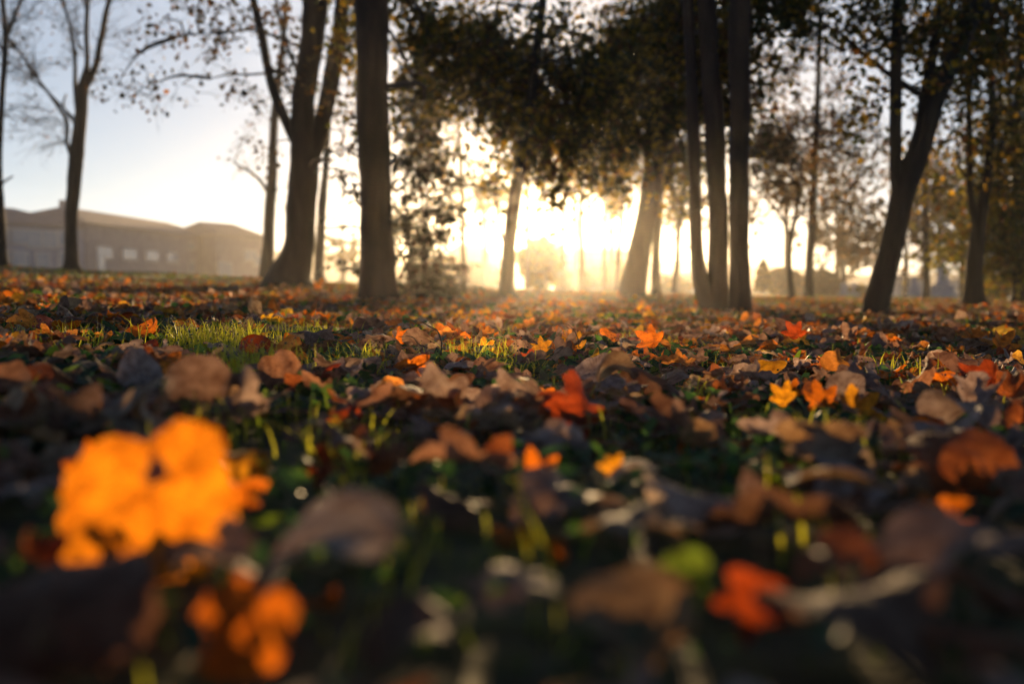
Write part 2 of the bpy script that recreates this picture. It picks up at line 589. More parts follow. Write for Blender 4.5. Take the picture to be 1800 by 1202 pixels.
def spray(mb, start, direction, length, nl, size, pal, spread=0.35, lmat=1, twr=0.004, droop=0.3, leaf_long=1.0):
    """one twig with side twigs and its leaves"""
    d = direction / (np.linalg.norm(direction) + 1e-9)
    n = 6
    P = [start]
    for k in range(n - 1):
        d = d + rng.normal(size=3) * 0.22 + np.array([0, 0, -0.05])
        d /= np.linalg.norm(d)
        P.append(P[-1] + d * length / (n - 1))
    P = np.array(P)
    tube(mb, P, np.linspace(twr, twr * 0.35, n), 4, mat=0, cap=False)
    for s in range(3):
        k = rng.integers(1, n - 1)
        dd = d + rng.normal(size=3) * 0.7
        dd /= np.linalg.norm(dd)
        e = P[k] + dd * length * 0.35
        m = (P[k] + e) / 2 + rng.normal(size=3) * length * 0.03
        tube(mb, [P[k], m, e], [twr * 0.6, twr * 0.45, twr * 0.25], 3, mat=0, cap=False)
    if nl:
        t = rng.random(nl)
        k = (t * (n - 1)).astype(int)
        f = t * (n - 1) - k
        k2 = np.minimum(k + 1, n - 1)
        C = P[k] * (1 - f[:, None]) + P[k2] * f[:, None] + rng.normal(size=(nl, 3)) * length * spread * 0.42
        leaf_cloud(mb, C, size, pick_cols(pal, nl), droop, lmat, leaf_long)


def make_tree(name, label, cat, d, stems, clumps=(), mat=None, leaf=0.085, pal='dark', group=None, foot_flare=1.5, dd=0.0, top=3.0,
              over=6, sides=14, twigs=None, dens=None):
    """stems: first is the trunk, others limbs, each a list of (px, py, width px);
    clumps: (px, py, rx, ry, number of sprays, leaves per spray, depth shift, depth radius)"""
    mat = mat or BARK
    dens = dens or (2.3 if d == 21 else 1.75 if 860 < stems[0][0][0] < 1320 else 1.0 if d in (19, 22, 14, 27) and stems[0][0][0] < 560 else 1.7)
    P0, R0 = stem_pts(stems[0], d, dd)
    gx, gy = P0[0][0], P0[0][1]
    gz = float(G(np.array(gx), np.array(gy)))
    root = empty(name, (gx, gy, gz))
    tag(root, label, cat, group)
    allP = []
    for k, st in enumerate(stems):
        P, R = stem_pts(st, d, dd if k == 0 else dd + rng.normal() * 0.02 * d)
        if k > 0:
            # a limb starts on the trunk
            q = nearest(allP[0], P[0])
            P[0] = q * 0.6 + P[0] * 0.4
            shift = P[0][1] - P[1][1]
            P[1][1] += shift * 0.7
        if k == 0:
            P = np.vstack([[P[0][0], P[0][1], gz - 0.12], P]); R = np.r_[R[0] * foot_flare * 1.1, R]
            R[1] *= 1.0
        ext = P[-1] - P[-2]
        ext = ext / (np.linalg.norm(ext) + 1e-9)
        if st[-1][1] < 25 and top > 0:
            P = np.vstack([P, P[-1] + ext * top * 0.5 + np.array([0, 0, .1 * top]), P[-1] + ext * top * 0.85 + np.array([rng.normal() * 0.2, rng.normal() * 0.3, .35 * top])])
            R = np.r_[R, R[-1] * 0.7, R[-1] * 0.3]
        ln = np.linalg.norm(np.diff(P, axis=0), axis=1).sum()
        n = int(max(8, min(70, ln / 0.09)))
        Ps, Rs = catmull(P, R, n)
        if k == 0:
            zz = (Ps[:, 2] - gz)
            Rs = Rs * (1 + (foot_flare - 1) * np.exp(-np.maximum(0, zz) / (R0[0] * 0.9)))
        wob = np.cumsum(rng.normal(size=(n, 3)), axis=0) * 0.0035 * Rs[:, None] / 0.1
        Ps = Ps + wob - wob[0]
        mb = MB()
        tube(mb, Ps, Rs, sides if k == 0 else max(8, sides - 4), 0.045)
        mb.build('trunk' if k == 0 else 'limb', mat, root)
        allP.append(Ps)
    A = np.concatenate(allP)
    mb = MB()
    cl = []
    for c in clumps:
        px, py, rx, ry, ns, nl = c[:6]
        ds = c[6] if len(c) > 6 else 0.0
        dr = c[7] if len(c) > 7 else 0.8
        dist = d + ds
        big = 1.25 if dens > 2 else 1.0
        cl.append((W(px, py, dist), rx * big * dist / F, dr, ry * big * dist / F, int(ns * dens * big), int(nl * (1.7 if dens > 1 else 1.1))))
    # the part of the crown above the picture, coarser
    tp = A[np.argmax(A[:, 2])]
    for k in range(over):
        r = 1.3 + 0.04 * d
        cl.append((tp + np.array([rng.normal() * r, rng.normal() * r, rng.random() * 1.6 + 0.2]), r * 0.7, r * 0.7, r * 0.6, 10, 14))
    for (c, rx, rdep, rz, ns, nl) in cl:
        s = nearest(A, c)
        dv = c - s
        L = np.linalg.norm(dv)
        mid = s + dv * 0.5 + np.array([rng.normal() * 0.06 * L, rng.normal() * 0.06 * L, 0.10 * L])
        P, R = catmull([s, mid, c], [0.012 + 0.010 * L, 0.010 + 0.004 * L, 0.006], 9)
        tube(mb, P, R, 5, mat=0, cap=False)
        for q in range(ns):
            o3 = rng.normal(size=3) * 0.5
            st = c + o3 * np.array([rx, rdep, rz])
            dirn = (st - s) / (np.linalg.norm(st - s) + 1e-9) * 0.5 + rng.normal(size=3) * 0.6
            sl = 0.35 + 0.35 * rng.random()
            if q % 3 == 0:      # twig joining it to the limb
                tube(mb, [nearest(P, st), (nearest(P, st) + st) / 2 + rng.normal(size=3) * 0.03, st], [0.007, 0.005, 0.004], 4, mat=0, cap=False)
            spray(mb, st, dirn, sl, nl, leaf * (0.92 if dens > 1 else 1), pal)
    if twigs:
        for (px, py, ang, L, nt) in twigs:     # bare fine branching
            s = nearest(A, W(px, py, d))
            for q in range(nt):
                a = ang + rng.normal() * 0.35
                dv = np.array([math.cos(a), rng.normal() * 0.5, math.sin(a)])
                spray(mb, s + rng.normal(size=3) * 0.03, dv, L * (0.5 + 0.8 * rng.random()), 0, leaf, pal, twr=0.008)
                e = s + dv * L * 0.5
                for z in range(5):
                    dv2 = dv + rng.normal(size=3) * 0.6
                    spray(mb, s + dv * L * rng.random() * 0.9, dv2, L * 0.45 * (0.5 + rng.random()), int(rng.integers(0, 3)), leaf, pal, twr=0.004)
    if mb.n:
        mb.build('crown', [TWIG, CROWN_ATTR], root, smooth=False)
    STEMS[name + str(len(STEMS))] = A
    return root


BG = 'background trees fading in the haze'
# --- left side, bare crowns
make_tree('bare_tree', 'thin bare tree cut by the left edge of the picture', 'tree', 19,
          [[(2, 466, 20), (0, 380, 17), (-4, 290, 14), (2, 180, 10), (8, 60, 9), (2, -30, 7)],
           [(6, 70, 7), (22, 35, 6), (36, 0, 5), (52, -40, 4)], [(4, 90, 6), (-12, 60, 5), (-20, 0, 4)], [(2, 372, 7), (12, 330, 4), (22, 310, 3)]],
          over=3, leaf=0.06, pal='rusty', twigs=[(8, 60, 1.2, 1.1, 7), (4, 130, 0.6, 0.9, 5), (3, 200, 0.4, 0.8, 4), (22, 30, 0.8, .8, 6)])
make_tree('bare_tree', 'bare forked tree standing alone in front of the long roof', 'tree', 22,
          [[(127, 471, 23), (127, 400, 21), (130, 340, 22), (134, 270, 26), (141, 210, 20), (145, 160, 20), (154, 118, 9), (153, 60, 8), (155, 10, 7), (157, -40, 6)],
           [(147, 165, 14), (166, 118, 11), (176, 75, 10), (186, 25, 9), (194, -10, 7)],
           [(140, 230, 8), (134, 150, 8), (131, 95, 6), (124, 50, 5), (108, 0, 4)],
           [(132, 290, 9), (118, 250, 7), (118, 215, 7), (96, 178, 6), (66, 138, 5), (40, 100, 4), (12, 62, 3)],
           [(119, 215, 5), (117, 190, 4), (116, 166, 3)],
           [(118, 210, 4), (70, 150, 3), (40, 134, 2.5), (5, 126, 2)],
           [(131, 92, 4), (140, 66, 3), (152, 55, 2.5)]],
          over=3, leaf=0.06, pal='rusty',
          clumps=[(165, 165, 25, 8, 3, 5, 0, .4)],
          twigs=[(66, 138, 2.2, 1.2, 8), (30, 85, 2.2, 1.0, 8), (108, 0, 1.8, 1.0, 5), (155, 10, 1.5, 1.0, 7), (190, 0, 1.0, 1.1, 9), (176, 75, 0.7, 1.0, 5),
                 (118, 215, 2.8, 1.1, 6), (124, 50, 2.2, 1.0, 7), (131, 100, 2.0, .9, 5), (120, 250, 3.0, 1.2, 5), (66, 138, 3.0, .9, 5), (145, 150, 0.5, 0.9, 4)])
make_tree('slender_tree', 'slender hazy tree leaning just left of the flared double trunk', 'tree', 27,
          [[(470, 492, 24), (474, 420, 21), (479, 340, 18), (484, 250, 15), (490, 160, 12), (500, 60, 9), (505, -30, 7)],
           [(477, 345, 7), (455, 315, 6), (436, 300, 4), (410, 285, 3)]],
          clumps=[(440, 300, 35, 25, 11, 8, 0, .6), (430, 245, 30, 20, 7, 7), (480, 190, 35, 40, 9, 7), (500, 330, 14, 40, 5, 6)], over=3, leaf=0.075, pal='rusty')
# --- the big double trunk
make_tree('forked_tree', 'thick trunk with a flared foot that forks into three stems', 'tree', 14,
          [[(508, 497, 66), (524, 440, 52), (531, 380, 50), (537, 320, 50), (538, 268, 48), (534, 200, 38), (540, 140, 38), (551, 70, 42), (556, 0, 44), (560, -50, 40)],
           [(545, 300, 30), (560, 235, 30), (573, 180, 30), (585, 110, 28), (596, 45, 27), (600, -20, 24)],
           [(533, 282, 22), (512, 236, 19), (494, 195, 17), (477, 152, 16), (468, 110, 15), (460, 65, 14), (444, 0, 13), (436, -40, 12)],
           [(462, 62, 5), (430, 50, 4), (390, 60, 3), (330, 62, 2.5), (300, 70, 2)],
           [(470, 120, 5), (440, 128, 4), (400, 132, 3), (370, 138, 2)],
           [(540, 200, 8), (528, 140, 7), (505, 80, 6), (490, 20, 5), (480, -20, 4)]],
          clumps=[(410, 35, 38, 24, 13, 11, 0, .6), (388, 62, 16, 12, 7, 10), (330, 58, 40, 14, 6, 8), (281, 74, 14, 8, 5, 9), (225, 105, 14, 8, 3, 7), (395, 130, 45, 10, 5, 7),
                  (245, 158, 45, 9, 6, 8), (205, 150, 20, 9, 4, 8), (320, 148, 30, 14, 4, 7), (430, 145, 25, 20, 5, 7), (500, 60, 28, 60, 16, 8), (505, 150, 22, 35, 9, 8), (610, 60, 22, 60, 16, 12), (600, 150, 22, 40, 12, 10),
                  (595, 230, 22, 45, 9, 9), (350, 10, 60, 15, 4, 7), (300, 35, 50, 15, 3, 6), (480, 250, 14, 30, 4, 6)], over=5, leaf=0.075, pal='rusty', foot_flare=1.35, sides=20)
make_tree('slender_tree', 'short grey trunk seen between the forked tree and the tall dark trunk', 'tree', 26,
          [[(562, 492, 18), (562, 440, 17), (565, 380, 15), (572, 300, 12), (580, 200, 9), (585, 100, 7)]], over=0, top=0,
          clumps=[(575, 180, 30, 40, 10, 8), (620, 110, 30, 50, 16, 10)], leaf=0.08, pal='olive')
make_tree('tall_tree', 'tall straight dark trunk left of centre, the nearest on that side', 'tree', 9.2,
          [[(662, 528, 60), (662, 470, 58), (662, 400, 57), (661, 300, 55), (660, 240, 54), (658, 120, 56), (655, 0, 57), (654, -60, 56)]],
          mat=BARK_RED, over=6, leaf=0.085, pal='olive', foot_flare=1.28, sides=24,
          clumps=[(735, 150, 42, 50, 22, 12, 3, .8), (725, 240, 26, 34, 9, 10, 3, .6), (740, 40, 45, 50, 26, 12, 3, .8), (615, 30, 20, 45, 9, 10, 2, .6), (770, 90, 50, 45, 24, 12, 3, .8), (640, 200, 15, 25, 4, 7, 1.5, .4)])
make_tree('thin_tree', 'thin dark sapling between the leafy shrub and the leaning centre trunk', 'tree', 26,
          [[(815, 508, 10), (814, 430, 9), (812, 340, 8), (808, 270, 7), (804, 200, 6), (800, 120, 5)]], top=0, over=0,
          clumps=[(765, 215, 35, 30, 16, 10), (850, 150, 40, 28, 16, 10), (770, 130, 60, 50, 28, 10), (745, 250, 28, 40, 16, 9), (800, 70, 40, 40, 18, 10)], pal='olive', leaf=0.09)
make_tree('leaning_tree', 'slim trunk leaning right, glowing just left of the sun', 'tree', 12.5,
          [[(890, 528, 26), (893, 470, 25), (899, 400, 24), (908, 330, 22), (919, 270, 22), (929, 200, 20), (938, 130, 18), (947, 60, 16), (955, 0, 14), (960, -40, 12)],
           [(896, 440, 6), (884, 420, 6), (877, 390, 5), (872, 350, 4), (868, 315, 3)]],
          clumps=[(905, 245, 30, 26, 9, 11, 0, 1), (1000, 165, 55, 40, 36, 13, 1, 1.2), (850, 100, 60, 50, 36, 13, 1, 1), (880, 315, 26, 22, 6, 9), (960, 318, 44, 24, 10, 9, 0, .8), (1035, 318, 40, 22, 9, 9, 0, .8), (935, 290, 40, 20, 9, 9, 0, .8), (780, 330, 26, 24, 4, 8), (960, 250, 40, 32, 24, 12, 0, .9),
                  (890, 170, 60, 50, 44, 13, 1, 1), (925, 110, 50, 22, 16, 12, 0, 1), (985, 95, 50, 26, 16, 12, 1, 1), (960, 20, 60, 16, 6, 10, 1, 1), (1070, 160, 40, 50, 26, 12, 2, 1), (900, 200, 50, 30, 24, 12, 2, 1), (830, 40, 50, 26, 12, 12, 1, 1), (1020, 240, 40, 40, 26, 12, 1, 1), (800, 150, 50, 50, 20, 12, 2, 1), (790, 265, 30, 14, 3, 9)], over=6, pal='dark', leaf=0.085)
make_tree('leaning_tree', 'broad foot trunk leaning to the right of the sun', 'tree', 16,
          [[(1110, 519, 47), (1117, 470, 40), (1128, 410, 36), (1140, 350, 36), (1150, 290, 34), (1160, 220, 31), (1170, 140, 28), (1180, 60, 25), (1188, -10, 22)],
           [(1150, 300, 12), (1120, 240, 10), (1095, 180, 8), (1080, 110, 6)]],
          clumps=[(1090, 120, 60, 60, 66, 13, 0, 1.4), (1150, 60, 60, 70, 72, 13, 1, 1.4), (1120, 220, 60, 50, 60, 13, 0, 1.2), (1060, 230, 50, 40, 40, 12, 0, 1.2),
                  (1180, 180, 40, 70, 50, 12, 0, 1.2), (1085, 60, 30, 40, 16, 12, 1, 1.2), (1180, 330, 26, 22, 4, 9), (1110, 335, 30, 24, 8, 9), (1195, 350, 22, 26, 5, 8), (1150, 290, 45, 16, 14, 10), (1190, 250, 30, 40, 22, 11)], over=6, pal='dark', leaf=0.09, foot_flare=1.1, sides=18)
make_tree('slender_tree', 'upright hazy trunk tight behind the broad leaning one', 'tree', 20,
          [[(1153, 519, 18), (1153, 460, 16), (1157, 400, 15), (1160, 330, 14), (1160, 250, 12), (1158, 150, 9)]], top=0, over=0,
          clumps=[(1000, 210, 70, 40, 50, 12, 0, 1.5), (940, 180, 60, 45, 36, 12, 0, 1.5), (1080, 270, 60, 20, 20, 10, 0, 1.2), (1190, 310, 22, 26, 8, 9)], pal='olive', leaf=0.09)
make_tree('thin_tree', 'thin leaning stem seen against pale sky left of the stem clump', 'tree', 25,
          [[(1185, 518, 9), (1190, 460, 8), (1196, 400, 7), (1202, 340, 6), (1206, 280, 5)]], top=0, over=0, clumps=[(1200, 320, 26, 26, 8, 8), (1230, 270, 26, 40, 14, 9)], pal='olive')
# --- the clump right of centre
make_tree('double_stemmed_tree', 'pair of reddish stems sharing one foot, right of the sun', 'tree', 8.8,
          [[(1262, 547, 52), (1262, 480, 34), (1264, 420, 33), (1262, 370, 33), (1255, 235, 34), (1245, 110, 32), (1238, 0, 31), (1234, -50, 30)],
           [(1240, 545, 38), (1232, 500, 28), (1224, 440, 22), (1220, 370, 21), (1215, 235, 22), (1210, 110, 20), (1206, 0, 19), (1204, -50, 18)]],
          mat=BARK_RED, over=6, leaf=0.08, pal='dark', foot_flare=1.05, sides=18,
          clumps=[(1190, 40, 50, 45, 34, 12, 2, .8), (1270, 60, 50, 60, 40, 12, 2.5, .8), (1270, 170, 30, 60, 22, 11, 3, .6), (1240, 120, 40, 60, 26, 12, 3, .8)])
make_tree('tall_tree', 'straight reddish trunk closing the right of the stem clump', 'tree', 8.6,
          [[(1303, 547, 42), (1301, 500, 37), (1300, 440, 34), (1300, 370, 33), (1299, 250, 35), (1298, 130, 36), (1301, 0, 38), (1303, -50, 38)]],
          mat=BARK_RED, over=6, leaf=0.08, pal='dark', foot_flare=1.05, sides=20,
          clumps=[(1340, 10, 50, 26, 22, 12, 1, .8), (1290, 210, 16, 60, 12, 10, 3, .6), (1400, 20, 40, 16, 8, 10, 2, .8)])
# --- right half
make_tree('small_tree', 'small thin tree with a crooked low fork, right of the stem clump', 'tree', 19,
          [[(1392, 526, 11), (1389, 490, 10), (1388, 450, 9), (1391, 415, 9), (1398, 385, 8), (1404, 350, 6), (1408, 300, 5)],
           [(1390, 420, 6), (1375, 385, 5), (1358, 360, 4), (1345, 350, 3)], [(1398, 390, 5), (1412, 372, 4), (1430, 366, 3)]],
          top=0, over=0, pal='rusty', leaf=0.085, clumps=[(1350, 335, 24, 30, 16, 9), (1385, 280, 40, 40, 34, 10), (1400, 345, 30, 16, 10, 9), (1345, 250, 30, 40, 26, 10), (1340, 390, 12, 10, 3, 6), (1352, 180, 30, 25, 10, 9)])
make_tree('slender_tree', 'straight slender trunk in the bright gap right of centre', 'tree', 23,
          [[(1421, 524, 16), (1422, 470, 15), (1426, 400, 14), (1430, 320, 13), (1434, 230, 12), (1438, 140, 9), (1440, 60, 7), (1441, 0, 6)]],
          over=3, pal='rusty', leaf=0.09, clumps=[(1410, 215, 50, 22, 20, 10), (1455, 280, 40, 30, 18, 9), (1380, 250, 40, 30, 22, 10), (1470, 200, 30, 40, 12, 9), (1440, 120, 45, 50, 15, 9),
                                                 (1500, 300, 50, 30, 22, 9), (1480, 370, 50, 16, 12, 9), (1530, 240, 30, 40, 14, 9), (1460, 350, 30, 10, 6, 8), (1370, 120, 40, 40, 14, 9), (1530, 420, 30, 30, 12, 9)])
make_tree('forked_tree', 'near-black leaning tree that forks wide at right of centre', 'tree', 9.0,
          [[(1541, 550, 46), (1552, 500, 41), (1566, 450, 38), (1578, 400, 38), (1588, 350, 42), (1602, 305, 42), (1617, 260, 36), (1634, 205, 34), (1655, 150, 34), (1682, 95, 32), (1702, 45, 30), (1725, 0, 28), (1745, -40, 26)],
           [(1585, 350, 26), (1577, 310, 22), (1573, 260, 21), (1572, 190, 20), (1573, 100, 19), (1574, 0, 18), (1575, -50, 17)],
           [(1612, 285, 20), (1620, 215, 18), (1630, 150, 17), (1642, 90, 17), (1653, 40, 17), (1660, -20, 16)],
           [(1572, 150, 11), (1559, 130, 9), (1532, 108, 8), (1505, 86, 7), (1472, 56, 6), (1440, 44, 5.5), (1405, 36, 5), (1384, 26, 4)],
           [(1480, 62, 3), (1486, 90, 2.6), (1484, 120, 2.2), (1474, 150, 1.6)],
           [(1690, 85, 13), (1712, 40, 11), (1730, 20, 10), (1760, -20, 9)]],
          over=7, pal='dark', leaf=0.065, foot_flare=1.15, sides=22,
          clumps=[(1450, 20, 40, 14, 7, 9, 0, .5), (1500, 45, 40, 20, 8, 9, 0, .5), (1520, 80, 30, 25, 5, 8), (1540, 20, 30, 20, 9, 9), (1600, 60, 22, 50, 9, 9), (1610, 150, 20, 50, 7, 8), (1690, 20, 60, 25, 28, 11, 1, .7),
                  (1740, 60, 40, 40, 22, 10, 1, .7), (1545, 170, 25, 40, 6, 8), (1670, 60, 30, 40, 15, 10), (1720, 130, 40, 40, 15, 9, 1, .6), (1770, 30, 40, 40, 18, 10, 1, .7), (1650, 20, 30, 20, 10, 10), (1420, 80, 30, 25, 4, 8)])
make_tree('forked_tree', 'dark tree near the right edge splitting into two upright stems', 'tree', 14,
          [[(1708, 535, 34), (1711, 500, 28), (1715, 450, 29), (1722, 400, 24), (1731, 340, 16), (1738, 280, 15), (1744, 210, 14), (1742, 150, 13), (1738, 90, 13), (1738, 0, 12)],
           [(1716, 410, 16), (1706, 340, 13), (1703, 280, 12), (1703, 200, 11), (1703, 100, 10), (1700, 20, 9)],
           [(1735, 310, 9), (1770, 240, 8), (1790, 150, 8), (1800, 60, 8)],
           [(1706, 330, 6), (1690, 300, 5), (1682, 250, 4), (1672, 210, 3)]],
          over=4, pal='dark', leaf=0.08, sides=16,
          clumps=[(1790, 120, 40, 60, 24, 10), (1770, 200, 30, 40, 14, 9), (1650, 250, 40, 40, 12, 8), (1720, 230, 30, 50, 8, 8), (1790, 260, 20, 40, 12, 10), (1690, 150, 40, 50, 12, 8), (1640, 330, 30, 20, 8, 8), (1770, 330, 30, 30, 14, 10)])
make_tree('leafy_tree', 'leafy green and yellow tree filling the right edge', 'tree', 21,
          [[(1790, 532, 22), (1792, 460, 18), (1790, 380, 16), (1786, 300, 14), (1788, 200, 12), (1792, 80, 10), (1795, 0, 8)]], over=4, pal='yellow', leaf=0.1,
          clumps=[(1770, 330, 45, 35, 34, 11), (1765, 400, 40, 40, 34, 11), (1780, 460, 35, 30, 24, 11), (1700, 420, 30, 30, 9, 9), (1675, 455, 20, 20, 5, 8), (1800, 250, 40, 60, 30, 10), (1740, 280, 30, 30, 12, 9),
                  (1800, 400, 40, 60, 36, 11), (1740, 470, 22, 16, 6, 9), (1820, 200, 40, 100, 30, 10), (1850, 350, 50, 120, 40, 11)])
make_tree('slender_tree', 'faint straight trunk standing left of the pale statue', 'tree', 33,
          [[(1628, 523, 13), (1628, 450, 12), (1627, 380, 11), (1627, 300, 10), (1626, 200, 8), (1626, 100, 6)]], top=0, over=0, pal='rusty', leaf=0.11,
          clumps=[(1610, 380, 50, 24, 14, 9), (1660, 350, 50, 26, 18, 9), (1650, 300, 50, 30, 16, 9), (1600, 300, 40, 30, 12, 9), (1640, 410, 50, 16, 8, 8), (1500, 430, 40, 30, 14, 9)])
# --- thin trunks in the glow
for (x, y0, wd, dd_, x1, lab, cl) in [
    (1024, 514, 10, 30, 1021, 'faint thin trunk right under the sun, with a dark base', [(1040, 290, 40, 25, 16, 10)]),
    (1084, 514, 9, 34, 1094, 'thin pale trunk left of the broad leaning tree', [(1090, 310, 36, 22, 14, 9)]),
    (990, 514, 7, 36, 991, 'thinnest pale stem directly below the sun', [(980, 270, 40, 26, 18, 10)]),
    (1063, 514, 8, 40, 1065, 'ghostly stem against the far grey wall, between two thin trunks', [(1060, 280, 30, 20, 10, 9)]),
    (928, 512, 9, 33, 926, 'thin stem at the left side of the round bright bush', [(930, 300, 30, 20, 12, 9), (905, 290, 20, 30, 8, 9)])]:
    make_tree('thin_tree', lab, 'tree', dd_, [[(x, y0, wd), (x * .6 + x1 * .4, 440, wd * .9), (x1, 380, wd * .8), (x1 + 1, 330, wd * .7), (x1 + 3, 250, wd * .5)]],
              clumps=cl, top=0, over=0, pal='olive', leaf=0.11, group=BG, sides=8)
# --- trees further off, low in the haze
for (x, y0, dd_, ys, lab, pal, rx, ry, ns) in [
    (1480, 515, 55, 425, 'round hazy tree right of the bright gap', 'rusty', 60, 50, 60),
    (1590, 520, 60, 400, 'hazy brown tree behind the leaning dark trunk', 'rusty', 70, 60, 80),
    (1690, 520, 50, 390, 'yellowish hazy tree right of the pale statue', 'yellow', 60, 70, 80),
    (1790, 522, 48, 420, 'hazy olive tree low behind the right edge', 'olive', 70, 70, 80),
    (1650, 520, 70, 330, 'tall faint tree crown rising above the pale statue', 'rusty', 80, 70, 80),
    (720, 508, 62, 400, 'hazy tree low behind the leafy shrub', 'olive', 50, 50, 40),
    (850, 510, 58, 345, 'hazy tree between the thin sapling and the slim leaning trunk', 'olive', 60, 45, 40),
    (1010, 512, 66, 300, 'tall hazy tree with a loose crown over the sun', 'olive', 70, 40, 34),
    (1075, 513, 60, 340, 'hazy tree behind the two thin trunks right of the sun', 'olive', 40, 36, 24),
    (1190, 514, 62, 350, 'hazy tree between the broad leaning trunk and the stem clump', 'rusty', 50, 50, 40),
    (1275, 515, 66, 380, 'hazy tree showing between the reddish stems', 'rusty', 40, 50, 30),
    (1380, 517, 64, 300, 'tall hazy tree behind the crooked small tree', 'rusty', 60, 60, 50),
    (1470, 518, 70, 330, 'tall hazy tree behind the straight slender trunk', 'rusty', 60, 70, 50),
    (600, 500, 70, 440, 'small pale tree glimpsed beside the tall dark trunk', 'olive', 34, 25, 24)]:
    make_tree('hazy_tree', lab, 'tree', dd_, [[(x, y0, 10), (x + 2, (y0 + ys) / 2, 9), (x - 3, ys, 6)]],
              clumps=[(x, ys, rx, ry, ns, 12, 0, 2.0)], top=0, over=0, pal=pal, leaf=0.22, group=BG, sides=8)


def leafy_lump(name, label, cat, px, py0, py1, wpx, d, pal, cone=False, n=2600, leaf=0.2, group=None):
    """a bush or a small conifer: short stem and a crown of many leaves with an uneven outline"""
    b = W(px, py0, d)
    h = (py0 - py1) * d / F
    r = wpx * d / F / 2
    gz = float(G(np.array(b[0]), np.array(b[1])))
    root = empty(name, (b[0], b[1], gz))
    tag(root, label, cat, group)
    mb = MB()
    P, R = catmull([[b[0], b[1], gz - 0.1], [b[0] + .05, b[1], gz + h * 0.4], [b[0], b[1], gz + h * 0.85]], [r * .09, r * .06, r * .02], 8)
    tube(mb, P, R, 8, 0.03)
    mb.build('trunk', BARK, root)
    u = rng.normal(size=(n, 3)); u /= np.linalg.norm(u, axis=1)[:, None]
    t = rng.random(n) ** 0.4
    z = (u[:, 2] * t + 1) / 2
    lump = 1 + 0.26 * np.sin(5 * np.arctan2(u[:, 1], u[:, 0]) + 3) * np.sin(6 * z + 1) + 0.10 * np.sin(11 * u[:, 0] + 7 * z)
    rr = r * lump * ((1.15 * (1 - z) + 0.03) if cone else 1.0)
    hor = np.hypot(u[:, 0], u[:, 1]) + 1e-6
    k = t * (1 if not cone else 1)
    if cone:
        C = np.stack([b[0] + u[:, 0] / hor * rr * t, b[1] + u[:, 1] / hor * rr * t, b[2] + z * h], -1)
    else:
        C = np.stack([b[0] + u[:, 0] * rr * t, b[1] + u[:, 1] * rr * t, gz + h * (0.08 + 0.92 * z * lump.clip(.9, 1.05))], -1)
    mb = MB()
    leaf_cloud(mb, C, leaf, pick_cols(pal, n), 0.2, 1)
    mb.build('crown', [TWIG, CROWN_ATTR], root, smooth=False)


leafy_lump('shrub', 'large round bush glowing directly under the sun', 'shrub', 948, 517, 422, 74, 44, 'olive', n=2700, leaf=0.21)
leafy_lump('conifer', 'small dark cone shaped conifer just right of the stem clump', 'conifer', 1341, 517, 456, 34, 45, 'dark', cone=True, n=2200, leaf=0.13)
leafy_lump('shrub', 'wide brown bush between the crooked small tree and the stem clump', 'shrub', 1374, 517, 466, 60, 55, 'rusty', n=2200, leaf=0.18)
leafy_lump('shrub', 'rounded brown bush right of the straight slender trunk', 'shrub', 1448, 518, 470, 50, 50, 'rusty', n=2200, leaf=0.17)
leafy_lump('shrub', 'low dark bush between the leaning dark trunk and the grave cross', 'shrub', 1512, 520, 496, 50, 50, 'olive', n=1500, leaf=0.14)
leafy_lump('shrub', 'low hazy bush at the far right beside the two stemmed tree', 'shrub', 1752, 525, 480, 60, 45, 'olive', n=1800, leaf=0.16)


for (x, y0, y1, wpx, dd_, pal, lab) in [(775, 511, 455, 70, 66, 'olive', 'low hazy bush left of the slim leaning trunk'), (850, 512, 470, 80, 70, 'rusty', 'wide low hazy bush before the sloping roofed house'),
                                        (1010, 514, 478, 70, 72, 'rusty', 'low bush below the sun before the flat grey building'), (1080, 515, 462, 70, 74, 'olive', 'hazy bush touching the broad leaning trunk'),
                                        (1185, 516, 488, 60, 70, 'olive', 'flat low bush between leaning trunk and stem clump'), (1400, 518, 480, 60, 70, 'rusty', 'hazy bush behind the crooked small tree')]:
    leafy_lump('shrub', lab, 'shrub', x, y0, y1, wpx, dd_, pal, n=1300, leaf=0.26)

